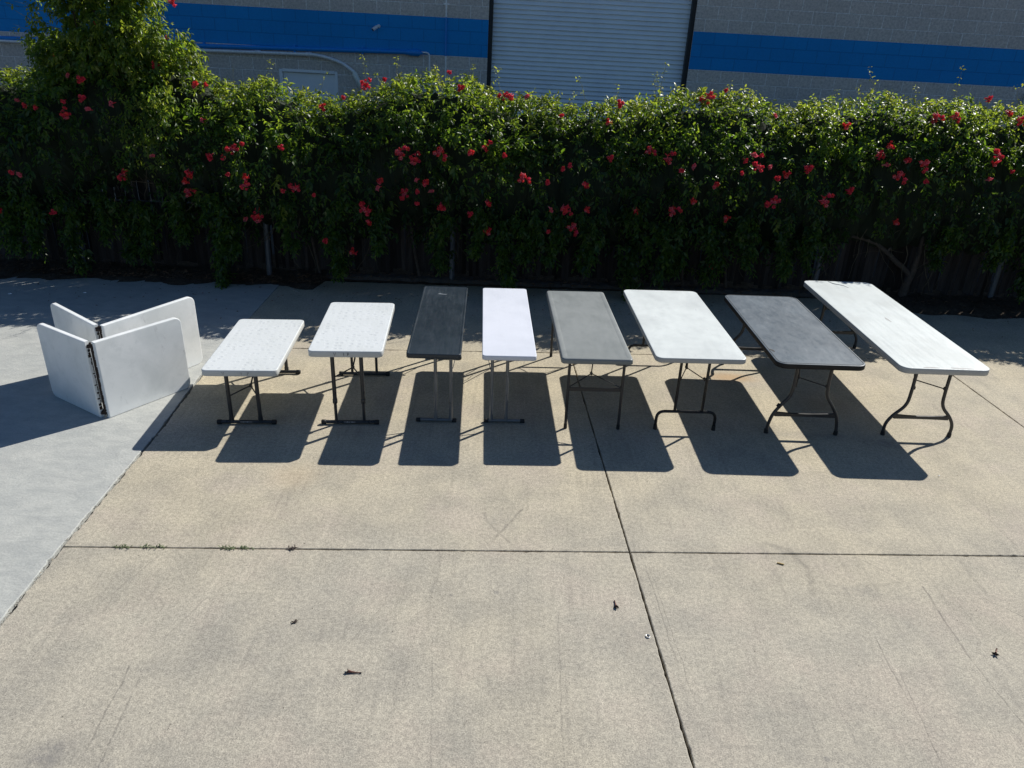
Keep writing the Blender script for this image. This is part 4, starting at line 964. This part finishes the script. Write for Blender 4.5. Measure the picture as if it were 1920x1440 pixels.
# main vine
VM = empty('flowering_vine', (0, 0, 0), label='long dark green vine hedge with red trumpet flowers draped over the slatted fence', cat='vine')
d1 = hedge_foliage(SPLIT-.15, 9.3, 640, '', VM)
cur = curtains([(-2.32, 1.2, .30, .16), (-.98, 1.1, .42, .12), (-.13, 1.1, .20, .15), (1.51, 1.3, .10, .26), (1.86, 1.1, .42, .15), (2.5, 1.1, .34, .22), (-2.9, 1.2, .6, .14), (3.38, 1.2, .50, .12), (3.7, 1.1, .55, .08), (5.42, 1.2, .68, .12), (6.6, 1.2, .35, .25), (.45, 1.2, .55, .12), (-.49, 1.2, .6, .08), (6.05, 1.2, .75, .2), (-1.75, 1.2, .6, .2), (.9, 1.2, .5, .2), (2.0, 1.2, .4, .3), (2.9, 1.2, .6, .15), (.15, 1.1, .5, .15)], '')
tips = twigs(VM, [-3.2, -2.6, -1.9, -1.75, -1.5, -1.0, -.75, -.45, -.2, .35, .5, .9, 1.2, 1.65, 1.72, 1.8, 2.1, 2.5, 2.7, 3.5, 3.9, 4.15, 4.3, 4.4, 4.9, 5.3, 5.75, 6.1, 6.3, 6.6], .34, 3)
tp = np.array([tuple(t[0]) for t in tips]); td = np.array([tuple(t[1]) for t in tips]); k = len(tp)
tl = sprays(tp, td+RNG.normal(size=(k, 3))*.5, RNG.uniform(.02, .07, k), .040*np.ones(k), .8*np.ones(k), .7*np.ones(k), .3)
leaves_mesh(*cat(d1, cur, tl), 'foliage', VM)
add_stems(VM, SPLIT, 7.2, 150, 8).build('runners', M['stem'], VM)
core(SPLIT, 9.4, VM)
# old trunk at the right
b = MB()
b.tube([(5.30, 10.06, -.02), (5.33, 10.06, .22), (5.37, 10.05, .42), (5.375, 10.04, .58), (5.36, 10.0, .72), (5.33, 9.95, .9), (5.36, 9.9, 1.2)], [.062, .050, .044, .036, .028, .024, .016], n=12)
b.tube([(5.34, 10.05, .36), (5.20, 10.04, .47), (5.08, 10.02, .55), (4.98, 10.02, .64), (4.87, 10.0, .71), (4.77, 10.0, .78), (4.54, 9.98, .85), (4.40, 9.96, .875), (4.2, 9.94, .86), (3.9, 9.92, .92)], [.034, .036, .034, .031, .028, .024, .020, .017, .013, .008], n=11)
b.tube([(4.94, 10.0, .68), (5.0, 10.0, .80), (5.1, 9.98, .90)], [.02, .014, .008], n=7)
b.tube([(5.36, 9.98, .78), (5.5, 9.95, 1.0), (5.74, 9.92, 1.10), (6.0, 9.9, 1.22)], [.022, .024, .018, .01], n=8)
b.tube([(4.54, 9.98, .85), (4.42, 9.98, 1.0), (4.35, 9.95, 1.2)], [.02, .014, .008], n=7)
b.build('trunk', M['bark'], VM)
b = MB(); r_ = random.Random(4)
for x in (-2.7, -1.32, .9, 2.3, 2.9):
    b = MB(); b.tube([(x, 10.08, 0), (x+r_.uniform(-.1, .1), 10.06, .4), (x+r_.uniform(-.15, .15), 10.04, .9), (x+r_.uniform(-.2, .2), 10.0, 1.5)], [.022, .018, .014, .008], n=8)
    b.build('stem', M['bark'], VM)
# tall vine at the left
VL = empty('flowering_vine', (-5, 10, 0), label='taller vine at the left end rising in a loose bushy column above the hedge', cat='vine')
d2 = hedge_foliage(-8.2, SPLIT+.15, 640, '', VL)
n = 3400; th = RNG.uniform(0, 2*math.pi, n); zz = RNG.uniform(2.6, 4.4, n); rr = np.sqrt(RNG.random(n))
zc = zz+.05*np.sin(th*3); rad = np.interp(zz, [2.6, 2.95, 3.1, 3.4, 4.4], [1.0, .84, .66, .62, .66]); rr = np.clip(rr*1.02, .25, 1)
cx = -5.02+.05*np.sin(zz*5); P = np.stack([cx+rad*rr*np.cos(th)*(1+.12*np.sin(zz*9+th*2)), 10.0+.5*rad*rr*np.sin(th), zc], -1)
ok = clump_noise(P[:, 0]*1.7, P[:, 2]*1.7+P[:, 1]) > -.55-1.1*(zz < 3.0); P = P[ok]; n = len(P)
D = nrm(P-np.array([-4.98, 10.0, 3.1]))*.7+RNG.normal(size=(n, 3))*.4+np.array([0, 0, -.35])
up_ = sprays(P, D, RNG.uniform(.08, .24, n), .082*RNG.uniform(.8, 1.2, n), np.clip(RNG.normal(.22, .2, n), 0, .8), np.clip(.5+RNG.normal(0, .15, n), 0, 1), .8)
# hanging shoot on the right flank and shoulder cascade
hs = []
for x, y, z0, z1, w in ((-4.36, 9.8, 3.5, 2.6, .04), (-4.35, 9.45, 2.5, 1.5, .16), (-4.55, 9.5, 2.4, 1.8, .2), (-5.75, 9.8, 3.3, 2.4, .08)):
    n = int((z0-z1)*110); z = RNG.uniform(z1, z0, n); P = np.stack([x+RNG.normal(0, w, n)+.05*np.sin(z*6), y+RNG.normal(0, .06, n)-.0*z, z], -1)
    hs.append(sprays(P, RNG.normal(size=(n, 3))*.5+np.array([.1, -.4, -.7]), RNG.uniform(.06, .16, n), .062*np.ones(n), np.clip(RNG.normal(.25, .2, n), 0, .8), .55*np.ones(n), .5))
cur2 = curtains([(-5.71, 1.2, .20, .13), (-5.07, 1.1, .34, .16), (-4.83, 1.1, .32, .14), (-3.82, 1.3, .06, .15), (-3.66, 1.1, .5, .08), (-6.4, 1.2, .45, .25), (-6.12, 1.1, .42, .1), (-5.33, 1.2, .6, .08), (-4.35, 1.2, .6, .15)], '')
tips = twigs(VL, [-6.3, -5.95, -5.8, -4.15, -3.95, -3.8, -3.6], .3, 9)
r_ = random.Random(12)
for z0 in (3.35, 3.15, 3.0, 2.85):
    p = Vector((-5.5, 9.85, z0)); d = Vector((-1, -.1, .35)).normalized(); path = [p.copy()]
    for i in range(6): d = (d+Vector((r_.uniform(-.2, .1), r_.uniform(-.2, .2), r_.uniform(-.15, .3)))).normalized(); p = p+d*.10; path.append(p.copy())
    tb = MB(); tb.tube(path, [.005-.0007*i for i in range(7)], n=5); tb.build('twig', M['twig'], VL)
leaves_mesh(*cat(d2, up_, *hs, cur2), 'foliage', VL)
st = add_stems(VL, -7.5, SPLIT, 90, 18)
for i in range(9):
    x = -5.0+r_.uniform(-.35, .35); st.tube([(x, 10.1, 2.2), (x+r_.uniform(-.2, .2), 10.05, 2.9), (x+r_.uniform(-.4, .4), 10.0, 3.6), (x+r_.uniform(-.6, .6), 10.0, 4.3)], [.016, .012, .009, .005], n=6)
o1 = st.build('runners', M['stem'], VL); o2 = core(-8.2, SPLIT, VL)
for ch in list(VL.children):
    if ch.name.startswith('flower'): continue
    ch.location = (5, -10, 0)          # meshes were laid out in world space
add_flowers(VM, lambda x, y: x/y >= -.345)
add_flowers(VL, lambda x, y: x/y < -.345)

# ================================================================ LITTER, WEEDS, FALLEN FLOWERS
M['petaldry'] = plain('faded petal', (.30, .05, .05), .8, nz=.5)
M['debris'] = plain('dry crumbs', (.20, .17, .125), .9, nz=.6, scale=40)
def litter(name, n, sampler, size, mat, label, cat):
    P = sampler(n); n = len(P); a = RNG.uniform(0, 6.28, n); D = np.stack([np.cos(a), np.sin(a), RNG.uniform(-.25, .35, n)], -1)
    U = nrm(np.array([0, 0, 1.])+RNG.normal(size=(n, 3))*.5); S = size*RNG.uniform(.6, 1.3, n); D = nrm(D); R = nrm(np.cross(D, U)); N = nrm(np.cross(R, D))
    L = S[:, None]; w = L*RNG.uniform(.2, .42, (n, 1)); c = L*RNG.uniform(-.05, .2, (n, 1))
    V = np.stack([P, P+D*L*.5-R*w*.5+N*c, P+D*L+N*c*.3, P+D*L*.5+R*w*.5+N*c*.6], 1).reshape(-1, 3); b = (np.arange(n)*4)[:, None]
    V[:, 2] = np.maximum(V[:, 2], P[:, 2].min()-.0)
    F = (b[:, :, None]+np.array([(0, 1, 2), (0, 2, 3)])[None]).reshape(-1, 3)
    o = mesh_np(name, V, F, mat); tag(o, label, cat, kind='stuff'); return o
def s1(n):
    x = RNG.uniform(-7.2, 6.9, n); y = 9.66+np.abs(RNG.normal(0, .17, n))+np.where(x > -2.6, .22, 0)-np.where(x > 4.5, (x-4.5)*.14, 0)
    k = RNG.random(n) < np.where(x < -2.2, 1, .28); x, y = x[k], y[k]
    return np.stack([x, y, .018+.03*np.clip((y-9.62)*3, 0, 1.4)+RNG.uniform(0, .03, len(x))], -1)
litter('leaf_litter', 5200, s1, .05, M['dryleaf'], 'brown dry leaves heaped along the foot of the fence', 'leaf litter')
def s2(n):
    x = RNG.uniform(-7, 7, n); y = 9.7-np.abs(RNG.normal(0, .55, n)); k = y > 7.9; return np.stack([x[k], y[k], np.full(k.sum(), .011)], -1)
litter('scattered_leaves', 420, s2, .035, M['dryleaf'], 'scattered dry bits on the shaded concrete before the fence', 'leaf litter')
def s3(n): return np.stack([RNG.uniform(-4, 4, n), RNG.uniform(2.5, 7.5, n), np.full(n, .0025)], -1)
litter('grit', 420, s3, .009, M['drydark'], 'tiny dark specks of grit on the sunlit concrete', 'grit')

def s4(n):
    x = RNG.uniform(-6.5, 6.5, n); y = 9.75-np.abs(RNG.normal(0, .45, n)); return np.stack([x, y, np.full(n, .012)], -1)
litter('fallen_petals', 130, s4, .030, M['petaldry'], 'faded red petals lying in the shade before the hedge', 'petals')
def s5(n):
    y = RNG.uniform(2.4, 9.2, n); x = np.interp(y, [p[1] for p in XL], [p[0] for p in XL])+RNG.normal(0, .010, n); return np.stack([x, y, np.full(n, -.012)+RNG.uniform(0, .014, n)], -1)
litter('joint_debris', 900, s5, .016, M['debris'], 'dry crumbs and stalks caught in the joint beside the grey slab', 'debris')
def weed(x, y, s, label, seed, dry=False, spread=.03):
    r_ = random.Random(seed); b = MB()
    for i in range(int(26)):
        p = Vector((x+r_.uniform(-spread, spread)*1.6, y+r_.uniform(-.006, .006), 0)); a = r_.uniform(0, 6.28); L = s*r_.uniform(.5, 1.1)
        d = Vector((math.cos(a), math.sin(a), r_.uniform(.2, 1.0))).normalized(); q = p+d*L*.55; e = q+Vector((d.x, d.y, d.z*.2)).normalized()*L*.45
        w_ = Vector((-d.y, d.x, 0)).normalized()*.0028
        n0 = [p-w_, p+w_, q+w_*1.3, q-w_*1.3, e]; b.add([tuple(v-Vector((x, y, 0))) for v in n0], [(0, 1, 2, 3), (3, 2, 4)])
    o = b.build('weed_tuft', M['drydark'] if dry else M['weed']); o.location = (x, y, 0); tag(o, label, 'weed', 'weeds growing in the front joint'); return o
weed(-2.53, Ym(-2.53), .034, 'green weed tuft in the front joint, nearest the grey slab', 1)
weed(-2.33, Ym(-2.33), .034, 'straggling green weed, second from the grey slab in the front joint', 2, spread=.05)
weed(-1.85, Ym(-1.85), .034, 'green weed tuft, third from the grey slab in the front joint', 3)
weed(-1.72, Ym(-1.72), .028, 'smallest green weed, just right of another tuft in the joint', 4)
weed(-1.43, Ym(-1.43), .035, 'dark withered weed tuft, rightmost one in the front joint', 5, True, .015)

def dried_flower(x, y, ang, L, label, seed, petals=True):
    T = empty('fallen_flower', (x, y, 0), ang, label=label, cat='fallen flower', group='dried trumpet flowers on the concrete'); r_ = random.Random(seed)
    b = MB(); b.tube([(-L*.5, 0, .005), (-L*.2, .001, .006), (L*.15, .0, .008), (L*.38, -.001, .011)], [.0035, .0045, .007, .011], n=9, flat=.6); b.build('tube', M['dryflower'], T)
    b = MB()
    for k in range(5):
        a = k*1.256+r_.random(); o_ = Vector((0, math.cos(a), math.sin(a)*.6)); p = Vector((L*.36, 0, .011))
        q = p+o_*.012+Vector((.006, 0, 0)); e = q+o_*.010+Vector((.010*r_.random(), 0, 0)); w_ = Vector((0, -o_.z, o_.y)).normalized()*.006
        V = [p-w_*.7, p+w_*.7, q+w_, q-w_, e]; b.add([(v.x, v.y, max(.001, v.z)) for v in V], [(0, 1, 2, 3), (3, 2, 4)])
    b.build('petals', M['drydark'], T)
    b = MB(); b.tube([(-L*.5, 0, .005), (-L*.62, .002, .004)], [.0045, .003], n=7); b.build('stalk', M['drydark'], T)
dried_flower(-.80, 3.05, math.pi, .072, 'dried brown trumpet flower lying sideways, lower left on the concrete', 1)
dried_flower(.69, 3.67, -1.5, .062, 'dried reddish trumpet flower pointing down, left of the long joint', 2)
dried_flower(2.88, 3.39, -2.2, .06, 'dried brown trumpet flower lying alone at the right', 3)
b = MB(); r_ = random.Random(8)
for k in range(7):
    a = r_.uniform(0, 6.28); L = r_.uniform(.012, .03); b.tube([(0, 0, .004), (math.cos(a)*L*.6, math.sin(a)*L*.6, .008), (math.cos(a)*L, math.sin(a)*L, .004)], [.004, .003, .0015], n=5)
o = b.build('dead_bud', M['drydark']); o.location = (-1.22, 3.41, 0); tag(o, 'small black shrivelled bud on the concrete at the left', 'dead bud')
b = MB(); b.tube([(-.022, 0, .005), (.022, 0, .005)], .0045, n=9); o = b.build('cigarette_stub', plain('tan paper', (.50, .33, .10), .7)); o.location = (1.85, 4.135, 0); o.rotation_euler = (0, 0, -.35); tag(o, 'small tan stub just below the long front joint', 'stub')
b = MB(); b.tube([(.019*math.cos(a*math.pi/10), .019*math.sin(a*math.pi/10), .004) for a in range(21)], .0042, n=8, cap=False)
o = b.build('metal_ring', M['silver']); o.location = (.852, 3.41, 0); o.scale = (.62, .70, .8); tag(o, 'small round metal ring beside the long joint', 'ring')
def pebble(x, y, s, label, mat, nm='paper_scrap'):
    b = MB(); r_ = random.Random(int(x*100)); n = 9
    V = [(math.cos(k*2*math.pi/n)*s*r_.uniform(.7, 1), math.sin(k*2*math.pi/n)*s*.6*r_.uniform(.7, 1), 0) for k in range(n)]; V2 = [(a*.7, b_*.7, s*.35*r_.uniform(.7, 1)) for a, b_, _ in V]
    b.add(V+V2, [(k, (k+1) % n, n+(k+1) % n, n+k) for k in range(n)]+[tuple(range(n, 2*n))]); o = b.build(nm, mat); o.location = (x, y, .008); tag(o, label, 'scrap'); return o
pebble(-6.25, 8.87, .03, 'crumpled white scrap in the shade at the far left', M['white'])
pebble(-5.40, 9.02, .026, 'small white scrap in the shade behind the folded tables', M['white'])
b = MB(); b.tube([(-.07, .06, .006), (0, 0, .008), (.07, -.07, .006)], .005, n=6); o = b.build('dry_stick', plain('bleached stick', (.4, .38, .34), .7)); o.location = (-2.87, 9.42, .0); tag(o, 'short pale stick in the shade near the joint behind the low table', 'stick')
pebble(3.52, 5.36, .010, 'tiny white chip under the longest table', M['white'])
